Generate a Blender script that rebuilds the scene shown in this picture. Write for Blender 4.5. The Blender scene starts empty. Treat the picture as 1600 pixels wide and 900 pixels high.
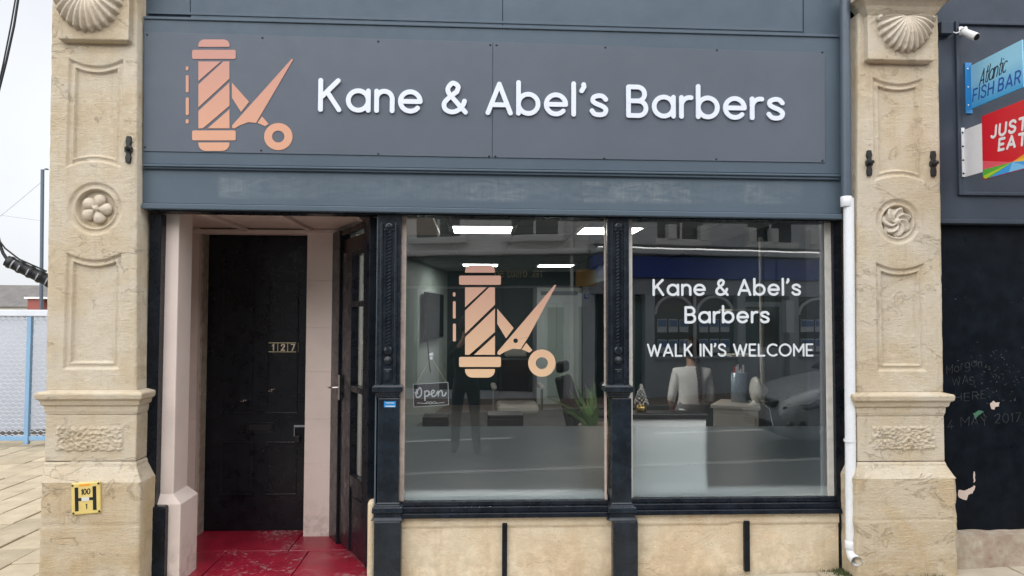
import bpy, bmesh, math, random
from math import sin, cos, pi, sqrt, atan2, radians
from mathutils import Vector, Matrix, noise as mnoise

random.seed(7)
S = bpy.context.scene
C = S.collection

# ------------------------------------------------------------------ camera
F = 1150.0
CAM = Vector((0.0, -4.63, 1.65))
YAW, PITCH, ROLL = radians(2.7), radians(2.24), radians(0.22)
R = (Matrix.Rotation(-YAW, 3, 'Z') @ Matrix.Rotation(pi / 2 + PITCH, 3, 'X') @ Matrix.Rotation(ROLL, 3, 'Z'))
cd = bpy.data.cameras.new('camera')
cam = bpy.data.objects.new('camera', cd); C.objects.link(cam)
cd.sensor_width = 36; cd.lens = 36 * F / 1600; cd.clip_end = 2000; cd.clip_start = 0.02
cam.matrix_world = Matrix.Translation(CAM) @ R.to_4x4()
S.camera = cam

# ------------------------------------------------------------------ world / sun / exposure
SUN_EL, SUN_AZ = radians(38), radians(-10)      # azimuth measured from straight out of the shopfront
w = bpy.data.worlds.new('World'); S.world = w; w.use_nodes = True
nt = w.node_tree; nt.nodes.clear()
sky = nt.nodes.new('ShaderNodeTexSky'); sky.sky_type = 'NISHITA'; sky.sun_disc = False
sky.sun_elevation = SUN_EL; sky.sun_rotation = pi - SUN_AZ
sky.air_density = 1.0; sky.dust_density = 4.0; sky.ozone_density = 1.0
hs = nt.nodes.new('ShaderNodeHueSaturation'); hs.inputs['Saturation'].default_value = 0.35
nt.links.new(sky.outputs[0], hs.inputs['Color'])
sc = nt.nodes.new('ShaderNodeVectorMath'); sc.operation = 'SCALE'; sc.inputs['Scale'].default_value = 0.05
nt.links.new(hs.outputs[0], sc.inputs[0])
cl = nt.nodes.new('ShaderNodeMix'); cl.data_type = 'RGBA'; cl.inputs[0].default_value = 0.72   # overcast: cloud over most of the blue
nt.links.new(sc.outputs[0], cl.inputs[6]); cl.inputs[7].default_value = (0.385, 0.395, 0.412, 1)
tcw = nt.nodes.new('ShaderNodeTexCoord'); cn = nt.nodes.new('ShaderNodeTexNoise'); cn.inputs['Scale'].default_value = 3.0; cn.inputs['Detail'].default_value = 6
nt.links.new(tcw.outputs['Generated'], cn.inputs['Vector'])
cm = nt.nodes.new('ShaderNodeMapRange'); cm.inputs[1].default_value = .3; cm.inputs[2].default_value = .7; cm.inputs[3].default_value = .90; cm.inputs[4].default_value = 1.04
nt.links.new(cn.outputs['Fac'], cm.inputs[0])
bg = nt.nodes.new('ShaderNodeBackground'); nt.links.new(cm.outputs[0], bg.inputs['Strength'])
bg0 = bg
nt.links.new(cl.outputs[2], bg.inputs[0])
wo = nt.nodes.new('ShaderNodeOutputWorld'); nt.links.new(bg.outputs[0], wo.inputs[0])
sl = bpy.data.lights.new('sun', 'SUN'); sl.energy = 1.5; sl.angle = radians(110); sl.color = (1, .985, .965)
so = bpy.data.objects.new('sun', sl); C.objects.link(so)
sdir = Vector((sin(SUN_AZ) * cos(SUN_EL), -cos(SUN_AZ) * cos(SUN_EL), sin(SUN_EL)))
so.rotation_euler = sdir.to_track_quat('Z', 'Y').to_euler(); so.location = (0, -20, 30)
S.view_settings.view_transform = 'Standard'; S.view_settings.look = 'None'
S.view_settings.exposure = 1.56; S.view_settings.gamma = 1.0; S.view_settings.use_curve_mapping = False
S.render.engine = 'CYCLES'
S.cycles.use_denoising = True; S.cycles.max_bounces = 10; S.cycles.transparent_max_bounces = 24
S.cycles.transmission_bounces = 8; S.cycles.glossy_bounces = 4; S.cycles.diffuse_bounces = 4
S.cycles.sample_clamp_indirect = 6.0

# ------------------------------------------------------------------ pixel helpers
def ray(px, py): return R @ Vector(((px - 800) / F, -(py - 450) / F, -1))
def P(px, py, y):
    v = ray(px, py); return CAM + v * ((y - CAM.y) / v.y)
def PX(px, y, py=500): return P(px, py, y).x
def PZ(py, y, px=780): return P(px, py, y).z
def Pplane(px, py, A, B):
    """ray against the vertical plane through ground points A, B: returns (distance along AB, z)"""
    v = ray(px, py); d = Vector((B[0] - A[0], B[1] - A[1])); L = d.length; d /= L
    n = Vector((-d.y, d.x))
    t = ((A[0] - CAM.x) * n.x + (A[1] - CAM.y) * n.y) / (v.x * n.x + v.y * n.y)
    q = CAM + v * t
    return (q.x - A[0]) * d.x + (q.y - A[1]) * d.y, q.z
def gz(x): return max(-.45, min(.45, .03 * x))       # the street climbs gently to the right

# ------------------------------------------------------------------ materials
MATS = {}
def new_mat(name):
    m = bpy.data.materials.new(name); m.use_nodes = True; MATS[name] = m
    t = m.node_tree; b = t.nodes['Principled BSDF']; return m, t, b
def N(t, typ, **kw):
    n = t.nodes.new(typ)
    for k, v in kw.items(): setattr(n, k, v)
    return n
def pos(t, scale=(1, 1, 1)):
    g = N(t, 'ShaderNodeNewGeometry'); mp = N(t, 'ShaderNodeMapping'); mp.inputs['Scale'].default_value = scale
    t.links.new(g.outputs['Position'], mp.inputs[0]); return mp.outputs[0]
def objpos(t, scale=(1, 1, 1)):
    g = N(t, 'ShaderNodeTexCoord'); mp = N(t, 'ShaderNodeMapping'); mp.inputs['Scale'].default_value = scale
    t.links.new(g.outputs['Object'], mp.inputs[0]); return mp.outputs[0]
def noise(t, vec, scale, detail=5, rough=.6, dist=0):
    n = N(t, 'ShaderNodeTexNoise'); n.inputs['Scale'].default_value = scale; n.inputs['Detail'].default_value = detail
    n.inputs['Roughness'].default_value = rough; n.inputs['Distortion'].default_value = dist
    t.links.new(vec, n.inputs['Vector']); return n.outputs['Fac']
def ramp(t, fac, a, b, lo=0.0, hi=1.0):
    n = N(t, 'ShaderNodeMapRange'); n.inputs[1].default_value = a; n.inputs[2].default_value = b
    n.inputs[3].default_value = lo; n.inputs[4].default_value = hi
    t.links.new(fac, n.inputs[0]); return n.outputs[0]
def mix(t, fac, a, b):
    n = N(t, 'ShaderNodeMix', data_type='RGBA')
    if isinstance(fac, float): n.inputs[0].default_value = fac
    else: t.links.new(fac, n.inputs[0])
    for i, c in ((6, a), (7, b)):
        if isinstance(c, tuple): n.inputs[i].default_value = (*c, 1)
        else: t.links.new(c, n.inputs[i])
    return n.outputs[2]
def math_(t, op, a, b=None):
    n = N(t, 'ShaderNodeMath', operation=op)
    for i, c in enumerate((a, b)):
        if c is None: continue
        if isinstance(c, (int, float)): n.inputs[i].default_value = c
        else: t.links.new(c, n.inputs[i])
    return n.outputs[0]
def bump(t, b, h, strength, dist=.01):
    n = N(t, 'ShaderNodeBump'); n.inputs['Strength'].default_value = strength; n.inputs['Distance'].default_value = dist
    t.links.new(h, n.inputs['Height']); t.links.new(n.outputs[0], b.inputs['Normal'])
def randfac(t): return N(t, 'ShaderNodeObjectInfo').outputs['Random']

def M(name, col, rough=.6, var=.12, vs=6.0, bumps=.15, bs=60.0, metal=0.0, spec=.5, coords=pos, col2=None, perobj=0.0):
    """plain material with mild unevenness"""
    if name in MATS: return MATS[name]
    m, t, b = new_mat(name); v = coords(t)
    n1 = noise(t, v, vs, 6)
    c2 = col2 or tuple(c * (1 - 2.4 * var) for c in col)
    c = mix(t, ramp(t, n1, .35, .75), col, c2)
    if perobj:
        hv = N(t, 'ShaderNodeHueSaturation'); t.links.new(c, hv.inputs['Color'])
        t.links.new(ramp(t, randfac(t), 0, 1, 1 - perobj, 1 + perobj), hv.inputs['Value']); c = hv.outputs[0]
    t.links.new(c, b.inputs['Base Color'])
    n2 = noise(t, v, bs, 4)
    t.links.new(ramp(t, n2, .3, .7, max(.02, rough - .08), min(1, rough + .08)), b.inputs['Roughness'])
    b.inputs['Metallic'].default_value = metal; b.inputs['Specular IOR Level'].default_value = spec
    if bumps: bump(t, b, n2, bumps, .004)
    return m

def paint_black(name='black_gloss_paint', col=(.0042, .0062, .0100), chip=(.34, .30, .25), thr=.70, rough=.33):
    if name in MATS: return MATS[name]
    m, t, b = new_mat(name); v = pos(t)
    n = noise(t, v, 26, 9, .72); big = noise(t, v, 3.2, 3)
    f = ramp(t, math_(t, 'ADD', n, math_(t, 'MULTIPLY', big, .30)), thr + .155, thr + .17)
    c0 = mix(t, ramp(t, noise(t, v, 9, 5), .4, .7), col, tuple(c * 2.1 for c in col))
    t.links.new(mix(t, f, c0, chip), b.inputs['Base Color'])
    t.links.new(ramp(t, noise(t, v, 14, 5), .3, .75, rough - .16, rough + .1), b.inputs['Roughness']); b.inputs['Specular IOR Level'].default_value = .25
    bump(t, b, noise(t, pos(t, (1, 1, .35)), 55, 4), .2, .003); return m

def stone(name, base, warm, dark, tooled=1.0, flk=.7):
    m, t, b = new_mat(name); v = pos(t)
    a = noise(t, v, 2.6, 8, .62, .6); bn = noise(t, v, 13, 8, .65); g = noise(t, v, 120, 5, .7)
    streak = noise(t, pos(t, (9, 9, .9)), 2.2, 6, .6)
    c = mix(t, ramp(t, a, .42, .60), base, warm)
    c = mix(t, ramp(t, bn, .55, .78, 0, .55), c, tuple(x * 1.22 for x in base))
    c = mix(t, ramp(t, streak, .56, .82, 0, .4), c, dark)
    c = mix(t, ramp(t, g, .58, .78, 0, .35), c, dark)
    # damp and dirt just above the pavement
    sep = N(t, 'ShaderNodeSeparateXYZ'); t.links.new(v, sep.inputs[0])
    low = math_(t, 'MULTIPLY', ramp(t, sep.outputs[2], .55, .02), ramp(t, bn, .38, .68))
    c = mix(t, math_(t, 'MULTIPLY', low, .55), c, (.30, .215, .115))
    # old flaked tooling scars
    vo = N(t, 'ShaderNodeTexVoronoi'); vo.inputs['Scale'].default_value = 7; vo.feature = 'DISTANCE_TO_EDGE'
    nv = N(t, 'ShaderNodeVectorMath', operation='ADD'); sv = N(t, 'ShaderNodeVectorMath', operation='SCALE'); sv.inputs['Scale'].default_value = .35
    nn = N(t, 'ShaderNodeTexNoise'); nn.inputs['Scale'].default_value = 6; nn.inputs['Detail'].default_value = 6
    t.links.new(v, nn.inputs[0]); t.links.new(nn.outputs['Color'], sv.inputs[0]); t.links.new(v, nv.inputs[0]); t.links.new(sv.outputs[0], nv.inputs[1])
    t.links.new(nv.outputs[0], vo.inputs['Vector'])
    crack = math_(t, 'MULTIPLY', ramp(t, vo.outputs['Distance'], .018, .0), ramp(t, a, .56, .64))
    c = mix(t, math_(t, 'MULTIPLY', crack, .3 * tooled), c, dark)
    t.links.new(c, b.inputs['Base Color']); b.inputs['Roughness'].default_value = .92; b.inputs['Specular IOR Level'].default_value = .2
    # flaked skin of the stone: sharp-edged patches a few millimetres deep, and dull lichen-grey areas
    fl = noise(t, pos(t, (1, 1, 1.5)), 3.4, 11, .66, .8); flake = ramp(t, fl, .585, .60)
    c = mix(t, math_(t, 'MULTIPLY', flake, .45 * flk), c, warm); c = mix(t, math_(t, 'MULTIPLY', math_(t, 'MULTIPLY', ramp(t, fl, .57, .586), math_(t, 'SUBTRACT', 1.0, flake)), .08 * flk), c, dark)
    c = mix(t, ramp(t, noise(t, v, 4.7, 9, .7, .5), .56, .76, 0, .16 * flk), c, tuple((x + .9 * sum(dark) / 3) / 2 for x in dark))
    tool = noise(t, pos(t, (7, 7, 46)), 2.2, 6, .7, .5); pit = noise(t, pos(t, (30, 30, 55)), 1.6, 7, .75)
    pits = ramp(t, pit, .63, .74)
    c = mix(t, math_(t, 'MULTIPLY', pits, .38), c, dark); c = mix(t, ramp(t, tool, .52, .75, 0, .26 * tooled), c, tuple(min(.8, x * 1.28) for x in base)); c = mix(t, ramp(t, tool, .46, .27, 0, .22 * tooled), c, dark)
    t.links.new(c, b.inputs['Base Color'])
    h = math_(t, 'ADD', math_(t, 'MULTIPLY', bn, .7), math_(t, 'MULTIPLY', g, .5)); h = math_(t, 'ADD', h, math_(t, 'MULTIPLY', tool, .7 * tooled)); h = math_(t, 'SUBTRACT', h, math_(t, 'MULTIPLY', pits, .6))
    h = math_(t, 'SUBTRACT', h, math_(t, 'MULTIPLY', crack, .5 * tooled))
    h = math_(t, 'SUBTRACT', h, math_(t, 'MULTIPLY', flake, .5 * flk))
    bump(t, b, h, .8, .014); return m

stone('limestone', (.60, .535, .43), (.555, .46, .325), (.33, .28, .215), .6)
stone('carved_limestone', (.66, .60, .51), (.60, .52, .41), (.36, .32, .26), .3, .4)
stone('weathered_plinth_stone', (.58, .50, .38), (.52, .405, .255), (.29, .22, .14), .75, 1.0)
stone('tan_render', (.76, .66, .50), (.70, .56, .39), (.48, .37, .25), .12, .35)

def fascia_paint(name, col, patches=False, rough=.5, vs=2.0):
    m, t, b = new_mat(name); v = pos(t)
    c = mix(t, ramp(t, noise(t, v, vs, 6), .35, .7), col, tuple(x * .86 for x in col))
    c = mix(t, ramp(t, noise(t, v, 40, 5), .66, .78, 0, .35), c, tuple(x * 1.5 for x in col))
    if patches:
        sep = N(t, 'ShaderNodeSeparateXYZ'); t.links.new(v, sep.inputs[0])
        x0, x1 = PX(335, -.1), PX(1262, -.1)
        ex = math_(t, 'MULTIPLY', ramp(t, sep.outputs[0], x0, x0 + .03), ramp(t, sep.outputs[0], x1, x1 - .25))
        z0, z1 = PZ(322, -.1), PZ(276, -.1)
        ez = math_(t, 'MULTIPLY', ramp(t, sep.outputs[2], z0 + .02, z0 + .045), ramp(t, sep.outputs[2], z1 - .005, z1 - .03))
        br = noise(t, pos(t, (2.2, 1, 7)), 2.4, 8, .7, 1.2)
        wn_ = N(t, 'ShaderNodeTexWhiteNoise', noise_dimensions='1D'); wob = math_(t, 'ADD', math_(t, 'MULTIPLY', sep.outputs[0], 2.9), math_(t, 'MULTIPLY', noise(t, v, 5, 4), .25))
        t.links.new(math_(t, 'FLOOR', wob), wn_.inputs['W'])
        br = math_(t, 'MULTIPLY', ramp(t, br, .38, .66, .0, 1.0), ramp(t, wn_.outputs[0], 0, 1, .25, 1.0))
        br = math_(t, 'MULTIPLY', br, ramp(t, noise(t, pos(t, (40, 1, 3)), 1.5, 5), .35, .6, .5, 1.0))
        f = math_(t, 'MULTIPLY', math_(t, 'MULTIPLY', ex, ez), math_(t, 'MULTIPLY', br, .8))
        c = mix(t, f, c, (.235, .262, .272))
        c = mix(t, math_(t, 'MULTIPLY', math_(t, 'MULTIPLY', ex, ez), ramp(t, noise(t, pos(t, (14, 1, 2)), 3, 6), .6, .7, 0, .3)), c, (.06, .085, .10))
    t.links.new(c, b.inputs['Base Color'])
    t.links.new(ramp(t, noise(t, v, 12, 5), .3, .7, rough - .12, rough + .1), b.inputs['Roughness'])
    bump(t, b, noise(t, pos(t, (1, 1, 3)), 28, 5), .12, .003); b.inputs['Specular IOR Level'].default_value = .28; return m
fascia_paint('blue_grey_paint', (.082, .115, .150))
fascia_paint('patched_blue_grey_paint', (.090, .125, .160), True)
fascia_paint('sign_panel_grey', (.104, .125, .158), rough=.55, vs=.8)
fascia_paint('slate_grey_paint', (.046, .060, .084), rough=.5)

def pink_paint(name='pink_masonry_paint', col=(.78, .665, .61)):
    m, t, b = new_mat(name); v = pos(t)
    c = mix(t, ramp(t, noise(t, v, 3, 6), .4, .75), col, tuple(x * .9 for x in col))
    sep = N(t, 'ShaderNodeSeparateXYZ'); t.links.new(v, sep.inputs[0])
    low = math_(t, 'MULTIPLY', ramp(t, sep.outputs[2], .35, .03), ramp(t, noise(t, v, 17, 7), .45, .7))
    c = mix(t, math_(t, 'MULTIPLY', low, .6), c, (.25, .2, .17))
    c = mix(t, ramp(t, noise(t, v, 34, 8, .7), .70, .74, 0, .7), c, (.25, .22, .2))
    t.links.new(c, b.inputs['Base Color']); b.inputs['Roughness'].default_value = .6
    bump(t, b, noise(t, v, 30, 6), .3, .005); return m
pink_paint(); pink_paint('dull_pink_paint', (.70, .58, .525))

def red_floor():
    m, t, b = new_mat('worn_red_floor_paint'); v = pos(t)
    n = noise(t, v, 3.1, 9, .68, .4); f = noise(t, v, 38, 8, .72)
    wear = ramp(t, math_(t, 'ADD', math_(t, 'MULTIPLY', n, .7), math_(t, 'MULTIPLY', f, .9)), .86, .95)
    c = mix(t, ramp(t, noise(t, v, 5, 5), .35, .7), (.34, .012, .036), (.23, .009, .024))
    c = mix(t, math_(t, 'MULTIPLY', wear, .75), c, (.34, .24, .24))
    sep = N(t, 'ShaderNodeSeparateXYZ'); t.links.new(v, sep.inputs[0])
    edge = math_(t, 'MULTIPLY', ramp(t, sep.outputs[1], .06, -.07), ramp(t, f, .40, .56))
    c = mix(t, math_(t, 'MULTIPLY', edge, .85), c, (.36, .31, .25))
    t.links.new(c, b.inputs['Base Color']); t.links.new(ramp(t, wear, 0, 1, .34, .8), b.inputs['Roughness'])
    bump(t, b, f, .3, .005)
red_floor()

def copper():
    m, t, b = new_mat('printed_copper_gradient'); v = pos(t)
    sep = N(t, 'ShaderNodeSeparateXYZ'); t.links.new(v, sep.inputs[0])
    # the print's own colour gradient: rose at top and at the handles, peach at the foot of the pole
    a = N(t, 'ShaderNodeTexCoord'); s2 = N(t, 'ShaderNodeSeparateXYZ'); t.links.new(a.outputs['Generated'], s2.inputs[0])
    c = mix(t, noise(t, v, 1.6, 2), (.62, .31, .22), (.70, .42, .25))
    t.links.new(c, b.inputs['Base Color']); b.inputs['Roughness'].default_value = .45
copper()
def gradient_print(name, lo, hi, z0, z1, rough=.4, axis=2):
    m, t, b = new_mat(name); v = pos(t); sep = N(t, 'ShaderNodeSeparateXYZ'); t.links.new(v, sep.inputs[0])
    t.links.new(mix(t, ramp(t, sep.outputs[axis], z0, z1), lo, hi), b.inputs['Base Color']); b.inputs['Roughness'].default_value = rough; return m
gradient_print('copper_print_sign', (.60, .31, .20), (.47, .225, .18), PZ(215, -.13), PZ(90, -.13))
gradient_print('copper_print_window', (.66, .45, .285), (.44, .25, .20), PZ(585, 0), PZ(425, 0))
gradient_print('blue_sign_print', (.06, .32, .62), (.05, .27, .60), 2.9, 3.4)

def glass(name, ior=2.3, tint=(.975, .985, .982), rough=0.0):
    m = bpy.data.materials.new(name); m.use_nodes = True; MATS[name] = m; t = m.node_tree; t.nodes.clear()
    o = N(t, 'ShaderNodeOutputMaterial'); mx = N(t, 'ShaderNodeMixShader'); tr = N(t, 'ShaderNodeBsdfTransparent'); gl = N(t, 'ShaderNodeBsdfGlossy')
    fr = N(t, 'ShaderNodeFresnel'); g = N(t, 'ShaderNodeNewGeometry')
    t.links.new(ramp(t, g.outputs['Backfacing'], 0, 1, ior, 1 / ior), fr.inputs['IOR'])
    tr.inputs[0].default_value = (*tint, 1); gl.inputs['Roughness'].default_value = rough
    bn = N(t, 'ShaderNodeBump'); bn.inputs['Strength'].default_value = .012; bn.inputs['Distance'].default_value = .02   # old glass: slight waves
    t.links.new(noise(t, pos(t), 2.2, 2), bn.inputs['Height']); t.links.new(bn.outputs[0], gl.inputs['Normal'])
    t.links.new(fr.outputs[0], mx.inputs[0]); t.links.new(tr.outputs[0], mx.inputs[1]); t.links.new(gl.outputs[0], mx.inputs[2])
    t.links.new(mx.outputs[0], o.inputs[0]); return m
glass('window_glass')
def frosted():
    m = bpy.data.materials.new('frosted_film'); m.use_nodes = True; MATS['frosted_film'] = m; t = m.node_tree; t.nodes.clear()
    o = N(t, 'ShaderNodeOutputMaterial'); mx = N(t, 'ShaderNodeMixShader'); rf = N(t, 'ShaderNodeBsdfRefraction'); tl = N(t, 'ShaderNodeBsdfDiffuse')
    rf.inputs['IOR'].default_value = 1.22; rf.inputs['Roughness'].default_value = .5; rf.inputs['Color'].default_value = (.96, .98, .985, 1)
    tl.inputs[0].default_value = (.50, .60, .64, 1); mx.inputs[0].default_value = .07
    t.links.new(rf.outputs[0], mx.inputs[1]); t.links.new(tl.outputs[0], mx.inputs[2]); t.links.new(mx.outputs[0], o.inputs[0])
frosted()
def emit(name, col, s):
    m = bpy.data.materials.new(name); m.use_nodes = True; MATS[name] = m; t = m.node_tree; t.nodes.clear()
    o = N(t, 'ShaderNodeOutputMaterial'); e = N(t, 'ShaderNodeEmission'); e.inputs[0].default_value = (*col, 1); e.inputs[1].default_value = s
    t.links.new(e.outputs[0], o.inputs[0]); return m
emit('led_panel', (1, .98, .93), 8.0)

paint_black(); paint_black('black_post_paint', (.0085, .0125, .018), thr=.72, rough=.30); MATS['black_post_paint'].node_tree.nodes['Principled BSDF'].inputs['Specular IOR Level'].default_value = .42; paint_black('black_door_paint', (.0035, .005, .008), thr=.705, rough=.36)
paint_black('black_hoarding_paint', (.0035, .0055, .0085), (.10, .10, .10), .66, .42)
MATS['black_door_paint'].node_tree.nodes['Principled BSDF'].inputs['Specular IOR Level'].default_value = .45
MATS['black_hoarding_paint'].node_tree.nodes['Principled BSDF'].inputs['Specular IOR Level'].default_value = .10
M('white_paint', (.72, .72, .70), .45, .04); M('worn_white_paint', (.62, .60, .56), .6, .10, 20, .3)
M('pinkish_bead_paint', (.55, .45, .40), .6, .18, 30, .3)
M('white_plastic', (.78, .81, .85), .3, .04, 3, 0); M('grey_pipe_paint', (.075, .105, .14), .4, .06)
M('letter_white', (.68, .73, .82), .35, .01, 2, 0); M('vinyl_white', (.66, .71, .75), .5, .01, 2, 0)
M('vinyl_shadow', (.16, .19, .19), .5, .01, 2, 0)
M('black_iron', (.012, .013, .015), .45, .15, 30, .5); M('screw_black', (.01, .011, .013), .4, .05, 3, 0)
M('chrome', (.7, .7, .7), .15, .02, 5, 0, metal=1); M('brass', (.62, .54, .34), .35, .1, 30, .1, metal=.4)
M('number_cream', (.75, .68, .52), .4, .05); M('yellow_plate', (.72, .56, .19), .4, .07, 12, .08); M('sticker_blue', (.02, .24, .62), .35, .05)
M('cable_rubber', (.012, .014, .018), .5, .05); M('pale_cable_band', (.36, .38, .42), .5, .05)
M('teal_wall', (.008, .026, .031), .6, .06, 2, .05); M('pale_wall', (.36, .43, .40), .6, .05, 2, .05)
M('ceiling_tile', (.30, .32, .32), .8, .04, 3, .2, 90); M('ceiling_grid', (.20, .21, .21), .5, .03)
M('interior_floor', (.10, .095, .09), .45, .1, 2, .1); M('interior_white', (.86, .87, .87), .5, .03)
M('tv_black', (.006, .007, .008), .18, .03); M('cream_vinyl', (.55, .54, .48), .45, .05, 8, .1); M('black_leather', (.012, .012, .013), .35, .1, 30, .2)
M('skin', (.50, .29, .21), .5, .06, 12, .05); M('dark_hair', (.030, .016, .010), .45, .2, 60, .4); M('white_jersey', (.80, .79, .77), .8, .05, 12, .3, 180)
M('grey_marl', (.30, .30, .31), .85, .15, 80, .3, 180); M('black_cloth', (.010, .011, .013), .8, .1, 10, .25, 120); M('charcoal_cloth', (.022, .024, .030), .75, .12, 10, .25, 120)
M('leaf_green', (.15, .27, .085), .45, .2, 20, .1, perobj=.35); M('pot_brown', (.30, .235, .18), .6, .08)
M('paver_buff', (.52, .445, .32), .85, .14, 5, .6, 70, perobj=.14, col2=(.38, .32, .225)); M('paving_slab_stone', (.46, .41, .33), .85, .14, 4, .6, 70, perobj=.12, col2=(.33, .28, .21))
M('joint_earth', (.075, .066, .05), .95, .2, 9, .5); M('asphalt', (.075, .076, .078), .85, .12, 3, .8, 180); M('kerb_granite', (.24, .235, .225), .8, .12, 20, .4)
M('road_white', (.62, .62, .60), .7, .15, 15, .2); M('road_yellow', (.58, .42, .07), .7, .15, 15, .2); M('brown_block_paving', (.20, .14, .11), .85, .15, 6, .5, 60)
M('moss_green', (.11, .14, .05), .95, .25, 30, .8); M('fence_blue', (.20, .36, .56), .45, .06, 5, .05); M('fence_rail_pale', (.60, .64, .72), .4, .04, 5, .05)
M('mesh_steel', (.40, .42, .46), .5, .05, 5, 0); M('pale_backing', (.44, .47, .53), .7, .04, 2, .05)
M('roof_slate', (.16, .15, .145), .8, .15, 1, .4, 3); M('house_red', (.28, .085, .07), .8, .08, 1, .2); M('house_cream', (.48, .45, .38), .8, .06, 1, .2)
M('sign_red', (.62, .012, .025), .35, .02, 2, 0); M('sign_white', (.78, .78, .80), .35, .02, 2, 0); M('sign_blue_edge', (.02, .21, .52), .35, .02, 2, 0)
M('sign_navy_ink', (.02, .09, .38), .4, .02, 2, 0); M('sign_black_ink', (.01, .01, .012), .4, .02, 2, 0)
for nme, c in (('sign_pink', (.75, .10, .14)), ('sign_orange', (.80, .33, .03)), ('sign_green', (.10, .42, .06)), ('sign_lime', (.42, .62, .04)), ('sign_azure', (.05, .33, .75)), ('sign_sky', (.20, .52, .85)), ('sign_amber', (.85, .52, .05))):
    M(nme, c, .35, .02, 2, 0)
M('scratch_grey', (.075, .08, .08), .7, .2, 60, 0); M('bare_plaster', (.60, .49, .44), .8, .06, 20, .2); M('green_scrape', (.05, .16, .09), .6, .1)
M('opposite_grey', (.55, .57, .60), .7, .06, 2, .1); M('opposite_cream', (.74, .74, .72), .75, .06, 2, .15); M('opposite_navy', (.015, .05, .32), .4, .05)
M('opposite_green', (.012, .035, .032), .45, .05); M('dark_glazing', (.010, .012, .014), .06, .02, 2, 0); M('shop_grey_paint', (.34, .36, .40), .5, .06)
M('brochure_white', (.55, .58, .62), .5, .06, 30, 0); M('brochure_blue', (.05, .14, .36), .5, .06, 30, 0); M('sign_ochre', (.36, .20, .05), .5, .06)
M('car_silver', (.30, .315, .33), .25, .01, 2, 0, metal=.15); M('car_black_plastic', (.012, .012, .013), .4, .05); M('tyre_rubber', (.012, .012, .012), .8, .1)
M('headlamp_glass', (.16, .17, .18), .08, .02, 2, 0, metal=.3); M('fan_cream', (.62, .60, .54), .4, .03); M('cabinet_beige', (.42, .39, .34), .5, .06)
M('jar_glass', (.25, .33, .40), .1, .1, 40, 0); M('comb_red', (.55, .03, .03), .4, .03); M('silver_bead', (.6, .6, .6), .25, .05, 30, 0, metal=1); M('gold', (.75, .50, .12), .25, .05, 30, 0, metal=1)
M('slate_board', (.02, .023, .027), .6, .05); M('string', (.55, .52, .42), .8, .05); M('paper', (.62, .62, .58), .8, .04); M('brown_panel', (.03, .018, .014), .35, .1)
M('peeling_stone', (.42, .38, .30), .85, .25, 14, .8, 40, col2=(.27, .17, .13)); M('upper_wall_stone', (.45, .39, .30), .9, .08, 3, .4)
M('cctv_white', (.72, .73, .75), .35, .02); M('tree_green', (.05, .09, .03), .7, .2, 1, 0)

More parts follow.
